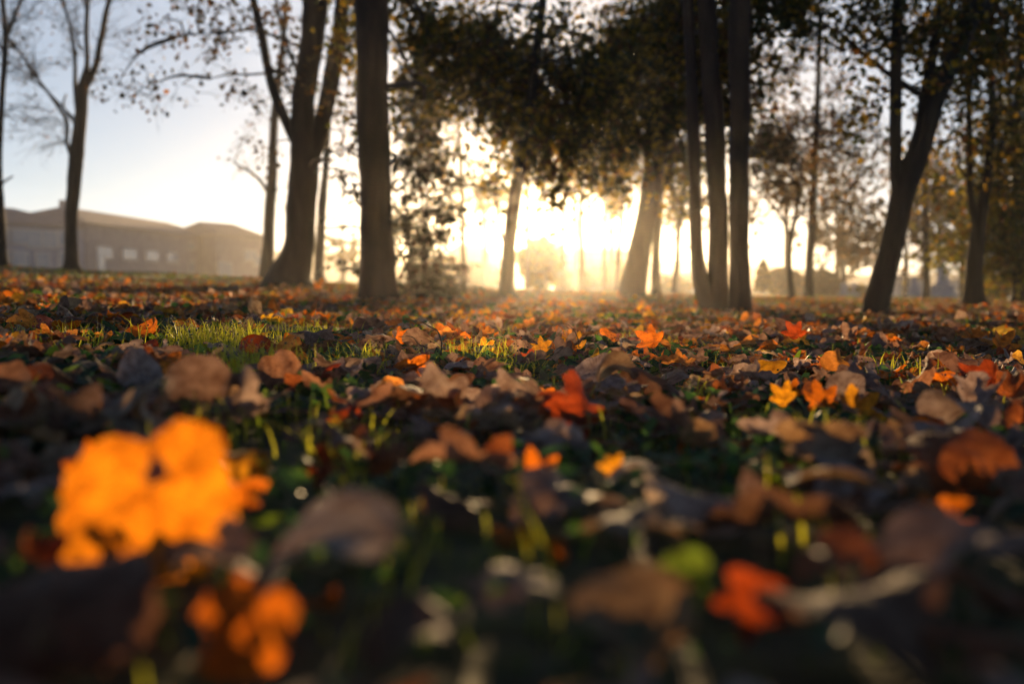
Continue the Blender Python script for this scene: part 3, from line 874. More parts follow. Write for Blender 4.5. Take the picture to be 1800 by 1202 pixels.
# --- the broad-leaved evergreen shrub round the tall trunk
def rhododendron():
    d = 10.3
    b = W(738, 522, d)
    gz = float(G(np.array(b[0]), np.array(b[1])))
    root = empty('evergreen_shrub', (b[0], b[1], gz))
    tag(root, 'tall shrub of long drooping dark leaves hugging the tall dark trunk', 'shrub')
    lines = [[(735, 520), (720, 440), (712, 340), (705, 240)], [(742, 520), (748, 450), (742, 360), (730, 280)],
             [(730, 520), (700, 500), (650, 470), (615, 470), (590, 478)], [(745, 518), (762, 490), (775, 460), (782, 475)],
             [(725, 500), (690, 420), (620, 400), (575, 402), (545, 398)], [(712, 380), (660, 350), (600, 330), (590, 300)],
             [(745, 400), (765, 370), (778, 400)], [(735, 330), (755, 300), (790, 285)], [(742, 510), (770, 508), (792, 500), (800, 490)],
             [(738, 460), (752, 420), (770, 420)], [(705, 300), (650, 290), (590, 250)], [(712, 300), (740, 240), (760, 210)]]
    mb = MB()
    lf = MB()
    for L in lines:
        dj = rng.normal() * 0.25
        P = [W(x, y, d + dj * k / len(L) + (0.5 if x < 690 else 0)) for k, (x, y) in enumerate(L)]
        P[0][2] = min(P[0][2], P[0][2])
        Ps, Rs = catmull(P, np.linspace(0.022 if L[0][1] > 510 else 0.012, 0.005, len(P)), 16)
        tube(mb, Ps, Rs, 6, 0.03)
        for k in range(3, 16):
            nw = rng.integers(1, 4) if L[0][0] > 700 and L[-1][0] > 690 else rng.integers(0, 3)
            for q in range(nw):
                e = Ps[k] + np.array([rng.normal() * 0.12, rng.normal() * 0.18, rng.normal() * 0.13 + 0.01])
                tube(mb, [Ps[k], (Ps[k] + e) / 2 + rng.normal(size=3) * 0.01, e], [0.005, 0.004, 0.003], 4, cap=False)
                rosette(lf, e, 0.13 + 0.05 * rng.random(), int(rng.integers(5, 9)))
    # leafy skirt at the foot
    for q in range(55):
        x = rng.uniform(690, 792); y = rng.uniform(455 + abs(x - 740) * .8, 520)
        rosette(lf, W(x, y, d + rng.normal() * 0.2), 0.11, 6)
    mb.build('trunk', TWIG, root)
    lf.build('crown', [LEAF_EV], root, smooth=False)


LEAF_EV = leaf_material('evergreen_leaf', 'attr', trans=(1.0, 0.9, 0.6), tw=0.2, veins=False, spots=False, rough=0.4)


def rosette(mb, c, size, n):
    """a whorl of long leaves hanging from one twig end"""
    a0 = rng.random() * 6.28
    V = []; Q = []
    for k in range(n):
        a = a0 + k * 2 * math.pi / n + rng.normal() * 0.15
        o = np.array([math.cos(a), math.sin(a), 0])
        s = np.array([-math.sin(a), math.cos(a), 0])
        L = size * (0.75 + 0.5 * rng.random()); w2 = L * 0.15
        dr = 0.2 + rng.random() * 1.3
        base = len(V)
        for (t, ww) in [(0.03, 0.15), (0.25, 0.8), (0.55, 1.0), (0.8, 0.75), (1.0, 0.08)]:
            ang = dr * t
            p = c + o * L * math.sin(min(1.5, ang + 1e-3)) / max(dr, .2) * 0.9 * min(1, dr + .3) + np.array([0, 0, -1]) * L * (1 - math.cos(ang + 1e-3)) / max(dr, .3) + (o * L * t * 0.35)
            p = p + np.array([0, 0, 0.12 * L * math.sin(t * 3)])
            V.append(p + s * w2 * ww); V.append(p - s * w2 * ww)
        for q in range(4):
            Q.append([base + 2 * q, base + 2 * q + 2, base + 2 * q + 3, base + 2 * q + 1])
    mb.add(V, None, Q, 0, pick_cols('evergreen', 1)[0])


rhododendron()

# ------------------------------------------------------------------ buildings and monuments
ROOF = simple('roof_tiles', [(0.3, (0.10, 0.09, 0.12)), (0.7, (0.16, 0.15, 0.19))], 3, 0.8, 0.02, 8)
WALLP = simple('plaster', [(0.3, (0.20, 0.21, 0.27)), (0.7, (0.28, 0.285, 0.35))], 1.5, 0.9)
WALLB = simple('blue_grey_plaster', [(0.3, (0.24, 0.28, 0.40)), (0.7, (0.32, 0.37, 0.50))], 1.5, 0.9)
WALLW = simple('white_render', [(0.3, (0.55, 0.56, 0.6)), (0.7, (0.7, 0.7, 0.72))], 1.5, 0.9)
STONE = simple('pale_stone', [(0.3, (0.36, 0.38, 0.46)), (0.7, (0.48, 0.50, 0.58))], 3, 0.8, 0.01)
FRAME = simple('window_frame', [(0.3, (0.5, 0.5, 0.5)), (0.7, (0.6, 0.6, 0.6))], 3, 0.6)
gm, gn, gb, go = newmat('window_glass')
gb.inputs['Base Color'].default_value = (0.25, 0.32, 0.45, 1)
gb.inputs['Roughness'].default_value = 0.12
gb.inputs['Specular IOR Level'].default_value = 0.9
GLASS = gm


def box(mb, c, s, ax=None, ay=None):
    """box centred at c, size s, with its length along ax"""
    ax = np.array([1.0, 0, 0]) if ax is None else ax
    ay = np.array([-ax[1], ax[0], 0]) if ay is None else ay
    az = np.array([0, 0, 1.0])
    V = []
    for k in (-.5, .5):
        for j in (-.5, .5):
            for i in (-.5, .5):
                V.append(np.asarray(c) + ax * s[0] * i + ay * s[1] * j + az * s[2] * k)
    mb.add(V, None, [[0, 2, 3, 1], [4, 5, 7, 6], [0, 1, 5, 4], [1, 3, 7, 5], [3, 2, 6, 7], [2, 0, 4, 6]])


def house(name, label, A, B, depth, eave_h, roof_h, wins, wall=WALLP, chimneys=(), hip=0.3, base_z=None, over=0.4):
    """A,B: ends of the front wall on the ground; wins: (u 0..1, z, w, h, material)"""
    A = np.asarray(A, float); B = np.asarray(B, float)
    L = np.linalg.norm((B - A)[:2])
    ax = np.array([(B - A)[0] / L, (B - A)[1] / L, 0])
    ay = np.array([-ax[1], ax[0], 0])
    if ay[1] < 0:
        ay = -ay
    z0 = min(float(T(np.array(A[0]), np.array(A[1]))), float(T(np.array(B[0]), np.array(B[1])))) if base_z is None else base_z
    mid = (A + B) / 2 + ay * depth / 2
    root = empty(name, (mid[0], mid[1], z0))
    tag(root, label, 'building')
    mb = MB()
    box(mb, [mid[0], mid[1], z0 + eave_h / 2 - 0.5], [L, depth, eave_h + 1.0], ax, ay)
    mb.build('wall', wall, root, smooth=False)
    mb = MB()
    o = over
    e = z0 + eave_h + 0.003
    c = [A - ax * o - ay * o, B + ax * o - ay * o, B + ax * o + ay * (depth + o), A - ax * o + ay * (depth + o)]
    V = [[q[0], q[1], e] for q in c]
    r0 = A + ay * depth / 2 + ax * hip * depth; r1 = B + ay * depth / 2 - ax * hip * depth
    V += [[r0[0], r0[1], e + roof_h], [r1[0], r1[1], e + roof_h]]
    mb.add(V, [[1, 2, 5], [3, 0, 4]], [[0, 1, 5, 4], [2, 3, 4, 5], [0, 3, 2, 1]])
    rf = mb.build('roof', ROOF, root, smooth=False)
    for (u, hgt) in chimneys:
        p = A + ax * L * u + ay * depth * 0.45
        mb = MB(); box(mb, [p[0], p[1], e + roof_h * 0.8 + hgt / 2], [0.7, 0.7, hgt + 1.0], ax, ay)
        ch = mb.build('chimney', WALLP, None, smooth=False); ch.parent = rf; ch.matrix_parent_inverse.identity()
        ch.data.transform(parent_inv(root))
    for (u, z, ww, hh) in wins:
        p = A + ax * L * u - ay * 0.03
        mb = MB(); box(mb, [p[0], p[1], z0 + z], [ww, 0.10, hh], ax, ay)
        f = mb.build('window', FRAME, root, smooth=False)
        mb = MB()
        nn = max(1, int(round(ww / 1.1)))
        for k in range(nn):
            q = p + ax * ((k + .5) / nn - .5) * (ww - 0.1) - ay * 0.045
            box(mb, [q[0], q[1], z0 + z], [(ww - 0.1) / nn - 0.1, 0.04, hh - 0.16], ax, ay)
        g = mb.build('pane', GLASS, None, smooth=False); g.parent = f; g.matrix_parent_inverse.identity()
        g.data.transform(parent_inv(root))
    return root


def gp(px, d):
    p = W(px, 500, d)
    return np.array([p[0], p[1], 0.0])


# left terrace: near at the left edge, running away to the right
house('long_house', 'hazy house with a low hipped roof behind the left edge tree', gp(-60, 72), gp(150, 80), 9, 3.7, 1.5,
      [(u, z, 1.6, 1.2) for u in (.12, .3, .42, .84) for z in (1.1, 2.75)] + [(0.62, 2.6, 2.6, 1.4), (.62, 1.0, 1.2, 1.2)], wall=WALLB, hip=0.35)
house('long_house', 'long hazy terrace with a falling roofline across the left background', gp(152, 82), gp(395, 112), 9, 4.2, 1.75,
      [(u, 1.9, 2.6, 1.0) for u in (.10, .25, .40, .55)] + [(u, 3.2, 1.4, .7) for u in (.7, .82)] + [(u, 1.0, 1.4, 1.3) for u in (.08, .7, .92)],
      hip=0.5, chimneys=[(0.14, .35)])
house('long_house', 'gabled house at the right end of the left terrace, partly behind the slender tree', gp(382, 104), gp(470, 110), 8, 4.6, 1.6,
      [(.65, 2.6, 1.8, 1.2), (.82, 2.1, 1.6, 1.2), (.2, 1.0, 1.2, 1.6), (-0.0 + .08, 1.1, 1.0, 1.6)], hip=0.15)
house('far_house', 'hazy house with sloping roof behind the thin sapling', gp(752, 95), gp(885, 95), 9, 2.4, 2.0,
      [(u, 1.2, 1.4, 1.1) for u in (.15, .35, .55, .8)], hip=0.5)
house('far_house', 'wide flat grey building in the glow right of the round bush', gp(985, 90), gp(1135, 90), 12, 3.7, 0.5,
      [(u, z, 1.5, 1.0) for u in (.15, .32, .5, .68, .86) for z in (1.2, 2.7)], hip=0.2, wall=WALLP)
house('far_house', 'low pale shed seen between leaning trunk and stem clump', gp(1166, 110), gp(1240, 110), 9, 1.5, 0.9, [(u, 0.9, 1.2, 0.7) for u in (.2, .5, .8)], hip=0.6, wall=WALLW)
house('far_house', 'bright low building at the foot of the faint straight trunk', gp(1575, 80), gp(1622, 80), 6, 1.5, 0.4, [(u, .9, .7, .6) for u in (.25, .6)], hip=0.2, wall=WALLW)
house('far_house', 'pale low building showing right of the two stemmed tree', gp(1722, 85), gp(1790, 85), 6, 1.6, 0.5, [(u, .9, .9, .7) for u in (.2, .5, .8)], hip=0.2, wall=WALLW)


def lathe(mb, c, prof, sides=16):
    V = []; n = len(prof)
    for (r, z) in prof:
        for k in range(sides):
            a = k * 2 * math.pi / sides
            V.append([c[0] + r * math.cos(a), c[1] + r * math.sin(a), c[2] + z])
    Q = [[i * sides + k, i * sides + (k + 1) % sides, (i + 1) * sides + (k + 1) % sides, (i + 1) * sides + k] for i in range(n - 1) for k in range(sides)]
    mb.add(V, None, Q)


def monument():
    d = 46
    c = W(1656, 518, d)
    z = float(G(np.array(c[0]), np.array(c[1])))
    root = empty('statue', (c[0], c[1], z))
    tag(root, 'pale blue-grey robed stone statue on a stepped pedestal', 'statue')
    mb = MB()
    box(mb, [c[0], c[1], z + 0.08], [0.95, 0.95, 0.26])
    box(mb, [c[0], c[1], z + 0.40], [0.74, 0.74, 0.38])
    box(mb, [c[0], c[1], z + 0.63], [0.84, 0.84, 0.08])
    mb.build('pedestal', STONE, root, smooth=False)
    mb = MB()
    zz = z + 0.67
    lathe(mb, [c[0], c[1], zz], [(0.0, 0), (0.30, 0.0), (0.31, 0.1), (0.26, 0.35), (0.20, 0.6), (0.21, 0.72), (0.22, 0.80), (0.14, 0.88), (0.06, 0.92), (0.06, 0.95), (0.085, 1.0), (0.095, 1.06), (0.08, 1.13), (0.04, 1.17), (0, 1.18)], 20)
    P, R = catmull([[c[0] - .2, c[1], zz + .8], [c[0] - .24, c[1] - .08, zz + .6], [c[0] - .03, c[1] - .24, zz + .62]], [.06, .055, .04], 8)
    tube(mb, P, R, 8)
    P, R = catmull([[c[0] + .2, c[1], zz + .8], [c[0] + .24, c[1] - .08, zz + .6], [c[0] + .03, c[1] - .24, zz + .62]], [.06, .055, .04], 8)
    tube(mb, P, R, 8)
    mb.build('figure', STONE, root)


monument()


def gravestone(px, py, d, hgt, kind, label):
    c = W(px, py, d)
    z = float(G(np.array(c[0]), np.array(c[1])))
    root = empty('gravestone', (c[0], c[1], z))
    tag(root, label, 'gravestone')
    mb = MB()
    box(mb, [c[0], c[1], z + 0.10], [hgt * .8, .4, .26])
    mb.build('base', STONE, root, smooth=False)
    mb = MB()
    if kind == 'cross':
        box(mb, [c[0], c[1], z + .23 + hgt * .5], [hgt * .14, .12, hgt])
        box(mb, [c[0] + hgt * .25, c[1], z + .23 + hgt * .68], [hgt * .36, .12, hgt * .14])
        box(mb, [c[0] - hgt * .25, c[1], z + .23 + hgt * .68], [hgt * .36, .12, hgt * .14])
    elif kind == 'spire':
        lathe(mb, [c[0], c[1], z + .23], [(hgt * .3, 0), (hgt * .28, hgt * .35), (hgt * .14, hgt * .42), (hgt * .12, hgt * .8), (0.01, hgt)], 8)
    else:
        n = 12
        V = []
        for yy in (-.07, .07):
            V += [[c[0] - hgt * .3, c[1] + yy, z + .23], [c[0] + hgt * .3, c[1] + yy, z + .23]]
            V += [[c[0] + hgt * .3 * math.cos(a), c[1] + yy, z + .23 + hgt * .7 + hgt * .3 * math.sin(a)] for a in np.linspace(0, math.pi, n)]
        m = n + 2
        q = [[k, (k + 1) % m, m + (k + 1) % m, m + k] for k in range(m)]
        tr = [[0, k, k + 1] for k in range(1, m - 1)] + [[m, m + k + 1, m + k] for k in range(1, m - 1)]
        mb.add(V, tr, q)
    mb.build('stone', STONE, root, smooth=False)


gravestone(1607, 523, 42, .75, 'spire', 'grey spired gravestone in front of the bright low building')
gravestone(1484, 518, 44, .45, 'round', 'small round topped gravestone, left of the pair by the low dark bush')
gravestone(1500, 518, 44, .5, 'cross', 'little stone cross beside the low dark bush')

# ------------------------------------------------------------------ fallen leaves
LOBES = [(0.0, 1.0, 0.46), (0.87, 0.92, 0.46), (-0.87, 0.92, 0.46), (1.74, 0.62, 0.46), (-1.74, 0.62, 0.46)]


def outline(kind, th):
    if kind == 'broad':
        r = np.full_like(th, 0.70)
        for (a, L, wd) in ((0, 1.2, 1.1), (.95, .98, .9), (-.95, .98, .9), (1.95, .86, .9), (-1.95, .86, .9)):
            x = np.abs((th - a + math.pi) % (2 * math.pi) - math.pi)
            r = np.maximum(r, 0.70 + (L - .70) * np.clip(1 - x / wd, 0, 1) ** 0.9)
        r = r * (1 + 0.02 * np.sin(th * 23))
        return np.where(np.abs(th) > 2.7, 0.70 - 0.22 * np.clip((np.abs(th) - 2.7) / 0.44, 0, 1), r)
    if kind == 'maple':
        r = np.full_like(th, 0.38)
        for (a, L, wd) in LOBES:
            x = np.abs((th - a + math.pi) % (2 * math.pi) - math.pi)
            k = np.clip(1 - x / wd, 0, 1)
            lobe = 0.36 + (L - 0.36) * k ** 0.85
            for (aa, LL) in ((0.20, 0.78), (0.33, 0.55)):
                xx = np.abs(x - aa)
                lobe = np.maximum(lobe, 0.34 + (L - .34) * LL * np.clip(1 - xx / 0.13, 0, 1) ** 0.8 * 1.0)
            r = np.maximum(r, lobe)
        back = np.abs(th) > 2.3
        r = np.where(back, 0.34 - 0.18 * np.clip((np.abs(th) - 2.3) / 0.84, 0, 1), r)
        return r
    # broad toothed oval leaf, polar about the stalk end: y from 0 to 1.15
    r = np.cos(np.clip(th, -1.5, 1.5) * 0.98) ** 0.55 * 1.12 * (1 - 0.30 * np.abs(np.sin(th))) + 0.03
    r = r * (1 + 0.05 * np.abs(np.sin(th * 9)))
    return np.where(np.abs(th) > 1.5, 0.06, r)


def leaf_mesh(kind, na, rings, curl, axis, ruffle, seed, fold=0.0):
    g = np.random.default_rng(seed)
    th = np.linspace(-math.pi, math.pi, na, endpoint=False)
    if kind == 'maple' and na >= 30:
        R = outline(kind, th)
    else:
        R = outline(kind, th)
    t = np.arange(1, rings + 1) / rings
    X = np.outer(t, R * np.sin(th)); Y = np.outer(t, R * np.cos(th))
    X = np.r_[0, X.ravel()]; Y = np.r_[0, Y.ravel()]
    uv = np.stack([X, Y], -1)
    if kind != 'maple':
        uv = np.stack([X, Y], -1)
    rr = np.hypot(X, Y)
    ang = np.arctan2(X, Y)
    ph = g.random(6) * 6.28
    Z = ruffle * rr ** 1.5 * (np.sin(3 * ang + ph[0]) + 0.6 * np.sin(5 * ang + ph[1])) + fold * np.abs(X)
    Z += 0.035 * ruffle / 0.1 * (np.sin(9 * X + ph[2]) * np.sin(8 * Y + ph[3])) + 0.012 * np.cos(ang / 0.87 * 2 * math.pi) * rr * 2
    # lobe tips curl more
    Z += (g.random() - 0.3) * 0.25 * rr ** 3
    # bend round an axis
    ca, sa = math.cos(axis), math.sin(axis)
    s = X * ca + (Y - 0.35) * sa; q = -X * sa + (Y - 0.35) * ca
    k = curl
    if abs(k) > 1e-3:
        kk = k * (1 + 0.35 * q)
        kk = np.where(np.abs(kk) < 1e-3, 1e-3, kk)
        s2 = np.sin(kk * s) / kk - Z * np.sin(kk * s)
        z2 = (1 - np.cos(kk * s)) / kk + Z * np.cos(kk * s)
    else:
        s2, z2 = s, Z
    X = s2 * ca - q * sa; Y = s2 * sa + q * ca + 0.35
    V = np.stack([X, Y, z2], -1)
    i = np.arange(rings - 1)[:, None]; j = np.arange(na)[None, :]; j2 = (j + 1) % na
    Q = (np.stack([1 + i * na + j, 1 + i * na + j2, 1 + (i + 1) * na + j2, 1 + (i + 1) * na + j], -1).reshape(-1, 4)) if rings > 1 else np.zeros((0, 4), int)
    Tt = np.array([[0, 1 + (k + 1) % na, 1 + k] for k in range(na)])
    return V, Tt, Q[:, [0, 1, 2, 3]], uv


def shapes(na, rings, n, seed0):
    out = []
    g = np.random.default_rng(seed0)
    for k in range(n):
        kind = 'maple' if k % 4 != 3 else 'oval'
        curl = [0.9, -1.5, 2.2, -1.1, -2.5, 1.5, 0.25, -2.1][k % 8] * (0.8 + 0.4 * g.random())
        out.append((kind,) + leaf_mesh(kind, na, rings, curl, g.random() * 3.14, 0.10 + 0.10 * g.random(), seed0 + k, 0.15 * g.random()))
    return out


HI = shapes(84, 5, 24, 100)
HI.append(('maple',) + leaf_mesh('maple', 84, 5, -1.5, math.pi / 2, 0.07, 71, 0.03))
HI.append(('oval',) + leaf_mesh('oval', 84, 5, -1.7, math.pi / 2, 0.05, 72, 0.02))
HI.append(('oval',) + leaf_mesh('oval', 84, 5, -2.4, 0.3, 0.05, 73, 0.02))
HI.append(('maple',) + leaf_mesh('broad', 84, 5, 0.45, 0.4, 0.035, 74, 0.02))
HI.append(('maple',) + leaf_mesh('broad', 84, 5, -1.6, math.pi / 2, 0.06, 75, 0.03))
MID = shapes(30, 3, 12, 300)
LO = shapes(13, 1, 8, 500)


def rot(n_yaw, tilt, tdir):
    """rotation matrices: yaw about z then tilt about a horizontal axis"""
    c, s = np.cos(n_yaw), np.sin(n_yaw)
    z = np.zeros_like(c); o = np.ones_like(c)
    Rz = np.stack([np.stack([c, -s, z], -1), np.stack([s, c, z], -1), np.stack([z, z, o], -1)], -2)
    ax, ay = np.cos(tdir), np.sin(tdir)
    ct, stt = np.cos(tilt), np.sin(tilt)
    K = np.stack([np.stack([z, z, ay], -1), np.stack([z, z, -ax], -1), np.stack([-ay, ax, z], -1)], -2)
    A = np.stack([ax, ay, z], -1)
    Rt = ct[:, None, None] * np.eye(3) + stt[:, None, None] * K + (1 - ct)[:, None, None] * A[:, :, None] * A[:, None, :]
    return Rt @ Rz


HN = ['mauve', 'brown', 'rust', 'orange', 'gold', 'red', 'tan']
HW = np.array([0.27, 0.18, 0.13, 0.25, 0.065, 0.03, 0.075])

# scatter positions by distance band
bands = [(0.30, 0.9, 380), (0.9, 1.9, 330), (1.9, 5.0, 290), (5, 12, 150), (12, 34, 36)]
PX, PY = [], []
HALF = 0.78
for (r0, r1, den) in bands:
    area = HALF * (r1 * r1 - r0 * r0)
    n = int(area * den)
    a = rng.uniform(-HALF, HALF, n)
    r = np.sqrt(rng.uniform(r0 * r0, r1 * r1, n))
    PX.append(r * np.sin(a)); PY.append(r * np.cos(a))
lx = np.concatenate(PX); ly = np.concatenate(PY)
nl = len(lx)
lr = np.hypot(lx, ly)
# the leaf carpet thins out on the left far lawn and in grassy patches
colx = 900 + F * lx / ly
patch = np.sin(1.7 * lx + 0.5) * np.sin(1.3 * ly + 1.0) + 0.6 * np.sin(3.7 * lx - 1.1 * ly)
keep = ~((lr > 15) & (colx < 430) & (rng.random(nl) < 0.75)) & ~((patch > 0.75) & (rng.random(nl) < 0.45))
lx, ly, lr, colx = lx[keep], ly[keep], lr[keep], colx[keep]
nl = len(lx)
size = 0.032 + 0.040 * rng.random(nl) ** 1.3
size = np.where(lr < 2.4, 0.038 + 0.036 * rng.random(nl), size)
yaw = rng.uniform(0, 6.28, nl)
tilt = np.abs(rng.normal(0, 0.27, nl)) + np.where(rng.random(nl) < 0.07, 0.7, 0)
tilt = np.where(lr < 0.8, tilt * 0.6, tilt)
flip = rng.random(nl) < 0.5
tilt = np.where(flip, math.pi - tilt, tilt)
tdir = rng.uniform(0, 6.28, nl)
lz = G(lx, ly) + 0.014 + 0.026 * rng.random(nl) + 0.25 * size * np.abs(np.sin(tilt))
hue = rng.choice(len(HN), nl, p=HW / HW.sum())
hue = np.where((size / lr > 0.038) & (rng.random(nl) < 0.92), rng.choice([0, 0, 1, 2, 6, 6], nl), hue)
RM = rot(yaw, tilt, tdir)
# how large it shows: only what is in the frame
colp = colx
score = size / np.maximum(lr, .1)
infr = (np.abs(colp - 900) < 960) & (ly > 0.33)
score = np.where(infr, score, 0)

# hand placed leaves: (px, py, width px, distance, hue, shape index, yaw deg, tilt deg toward camera, roll, label)
HERO = [
    (262, 950, 290, 0.50, 'amber', 27, 192, 60, 0, 'largest glowing orange-yellow maple leaf, standing upright in the left foreground'),
    (160, 815, 110, 0.62, 'orange', 6, 20, 65, 0, 'blurred orange leaf tip rising behind the largest glowing maple leaf'),
    (415, 870, 130, 0.60, 'orange', 2, 230, 70, 0, 'orange leaf lobe leaning against the right of the largest glowing leaf'),
    (275, 850, 60, 0.47, 'mauve', 3, 10, 60, 0, 'small grey-mauve leaf scrap in the notch of the largest glowing leaf'),
    (85, 960, 100, 0.47, 'rust', 7, 40, 75, 0, 'narrow rusty curled leaf left of and below the largest glowing leaf'),
    (580, 985, 380, 0.44, 'pale', 25, 78, 10, 0, 'large pale mauve arched leaf with a cream sunlit ridge in the foreground'),
    (430, 1110, 170, 0.38, 'orange', 27, 160, 60, 0, 'blurred orange-brown curled leaf under the large pale arched leaf'),
    (565, 1060, 90, 0.46, 'orange', 7, 70, 60, 0, 'small orange leaf tip poking out below the large pale arched leaf'),
    (705, 1070, 60, 0.46, 'orange', 6, 10, 80, 0, 'little orange leaf sliver right of the large pale arched leaf'),
    (938, 825, 105, 0.72, 'orange', 8, 10, 75, 0, 'bright orange leaf with upright fingers at the centre of the foreground'),
    (1075, 818, 55, 0.72, 'gold', 9, 30, 70, 0, 'small yellow leaf right of the upright fingered orange leaf'),
    (1120, 1095, 190, 0.38, 'tan', 28, 60, 30, 0, 'pale tan curled leaf with two bright glints at the bottom centre'),
    (1325, 1065, 170, 0.42, 'red', 8, 160, 60, 0, 'dark red-orange leaf hanging in the foreground right of centre'),
    (1205, 1015, 130, 0.43, 'green', 3, 200, 75, 0, 'blurred bright green leaf standing beside the dark red-orange leaf'),
    (1690, 912, 170, 0.60, 'orange', 5, 270, 40, 0, 'orange leaf with a notch in its top near the right edge'),
    (1665, 815, 170, 0.75, 'rust', 28, 20, 15, 0, 'reddish brown leaf with mauve underside above the notched orange leaf'),
    (570, 820, 130, 0.74, 'red', 2, 100, 50, 0, 'deep red leaf right of the largest glowing maple leaf'),
    (900, 950, 110, 0.57, 'orange', 10, 50, 65, 0, 'blurred red-orange leaf left of a green one below the centre'),
    (975, 975, 75, 0.54, 'orange', 7, 130, 65, 0, 'small red-orange leaf half hidden by green below the centre'),
    (1000, 720, 190, 1.05, 'red', 12, 60, 35, 0, 'broad red maple leaf lying in the middle of the picture'),
    (750, 752, 60, 1.0, 'gold', 9, 80, 60, 0, 'small bright yellow leaf left of the broad red leaf'),
    (1515, 708, 100, 1.15, 'gold', 13, 300, 45, 0, 'golden orange leaf hanging over grass stems on the right'),
    (1440, 695, 75, 1.2, 'orange', 14, 10, 65, 0, 'orange leaf in the middle of three golden ones on the right'),
    (1375, 693, 60, 1.2, 'gold', 8, 40, 70, 0, 'yellow leaf at the left of three golden ones on the right'),
    (1067, 655, 55, 1.45, 'tan', 11, 0, 80, 0, 'tan leaf standing on edge like a folded boat near the centre'),
    (1142, 590, 62, 2.2, 'orange', 16, 60, 60, 0, 'sharp orange maple leaf propped up like a tent at mid distance'),
    (950, 605, 42, 2.1, 'gold', 17, 0, 50, 0, 'yellow maple leaf lying flat left of the tent shaped orange one'),
    (352, 635, 62, 1.9, 'orange', 18, 100, 70, 0, 'round dark orange leaf standing below the dewy grass tuft'),
    (221, 600, 34, 2.2, 'gold', 20, 0, 70, 0, 'small yellow leaf beside a green one left of the dewy grass tuft'),
    (250, 728, 190, 0.95, 'mauve', 24, 10, -5, 0, 'domed mauve leaf above the largest glowing leaf'),
    (320, 715, 60, 1.0, 'orange', 2, 10, 60, 0, 'orange leaf edge tucked against the domed mauve leaf'),
    (1235, 905, 260, 0.62, 'pale', 26, 75, 0, 0, 'long rolled mauve leaf with a bright rim in the right foreground'),
    (1730, 665, 110, 1.45, 'red', 13, 100, 40, 0, 'wide vermilion leaf near the right edge at mid distance'),
    (1690, 730, 170, 1.0, 'mauve', 26, 95, 0, 0, 'rolled grey-mauve leaf below the wide vermilion leaf'),
    (1160, 685, 150, 1.25, 'brown', 4, 140, 40, 0, 'dark brown rolled leaf leaning up right of the standing tan leaf'),
    (850, 605, 45, 2.15, 'gold', 21, 10, 70, 0, 'backlit golden leaf domed by grass left of centre'),
    (730, 655, 90, 1.5, 'orange', 22, 200, 60, 0, 'orange leaf folded upright left of the centre'),
    (640, 650, 90, 1.5, 'mauve', 25, 60, 0, 0, 'pinkish mauve leaf left of the folded orange leaf'),
    (550, 602, 90, 2.1, 'mauve', 12, 180, 25, 0, 'pale veined maple leaf showing its underside left of centre'),
    (1395, 580, 50, 2.4, 'red', 16, 30, 65, 0, 'upright red-orange leaf among the bright row on the right'),
    (1110, 850, 150, 0.7, 'pale', 25, 80, -5, 0, 'pale humped leaf with a bright edge just right of the small yellow leaf'),
    (120, 1085, 300, 0.39, 'brown', 28, 30, 8, 0, 'broad dark brown leaf in the lower left corner under the rusty one'),
    (720, 1120, 260, 0.38, 'brown', 25, 100, 6, 0, 'dark brown oval leaf low at the bottom, between two blurred orange curls'),
    (900, 1060, 220, 0.42, 'mauve', 24, 300, 5, 0, 'dim mauve leaf under the half hidden red-orange leaf'),
    (1500, 1090, 280, 0.39, 'brown', 28, 200, 8, 0, 'dark brown leaf at the bottom right beside the red-orange one'),
    (1660, 990, 300, 0.45, 'mauve', 25, 95, 5, 0, 'wide shaded mauve leaf under the notched orange leaf'),
    (1480, 985, 220, 0.46, 'rust', 25, 70, 12, 0, 'reddish brown folded leaf top glinting between green and notched orange leaves'),
    (1720, 1140, 240, 0.37, 'rust', 24, 160, 10, 0, 'shaded rust coloured leaf in the lower right corner'),
    (800, 880, 170, 0.62, 'brown', 26, 60, 8, 0, 'rolled dark brown leaf left of the upright fingered orange leaf'),
    (1000, 900, 180, 0.62, 'mauve', 28, 130, 8, 0, 'flat dim mauve leaf just below the upright fingered orange leaf'),
]


def basis_leaf(yawd, tiltd, rolld):
    """a leaf lying flat, turned by yaw about its normal, then its far edge raised by tilt so its face looks to the camera"""
    y = math.radians(yawd); t = math.radians(tiltd); r = math.radians(rolld)
    Rz = np.array([[math.cos(y), -math.sin(y), 0], [math.sin(y), math.cos(y), 0], [0, 0, 1]])
    Rx = np.array([[1, 0, 0], [0, math.cos(t), -math.sin(t)], [0, math.sin(t), math.cos(t)]])
    R2 = np.array([[math.cos(r), -math.sin(r), 0], [math.sin(r), math.cos(r), 0], [0, 0, 1]])
    return R2 @ Rx @ Rz


from mathutils import Matrix
_mesh_cache = {}


def stalk_mesh(k):
    key = ('stalk', k)
    if key not in _mesh_cache:
        g = np.random.default_rng(900 + k)
        mb = MB()
        L = 0.75 + 0.4 * g.random()
        b = (g.random() - .5) * 0.6
        P, R = catmull([[0, 0.02, 0.01], [b * .3, -L * .4, 0.06 + .1 * g.random()], [b, -L, 0.05 * g.random()]], [0.009, 0.007, 0.012], 9)
        tube(mb, P, R, 6)
        _mesh_cache[key] = mb.mesh('stalk', [STALK])
    return _mesh_cache[key]


def blade_mesh(k, h):
    key = (k, h)
    if key not in _mesh_cache:
        kind, V, Tt, Q, uv = HI[k]
        mb = MB(); mb.add(V, Tt, Q, uv=uv)
        _mesh_cache[key] = mb.mesh('fallen_leaf', [LM[h]])
    return _mesh_cache[key]


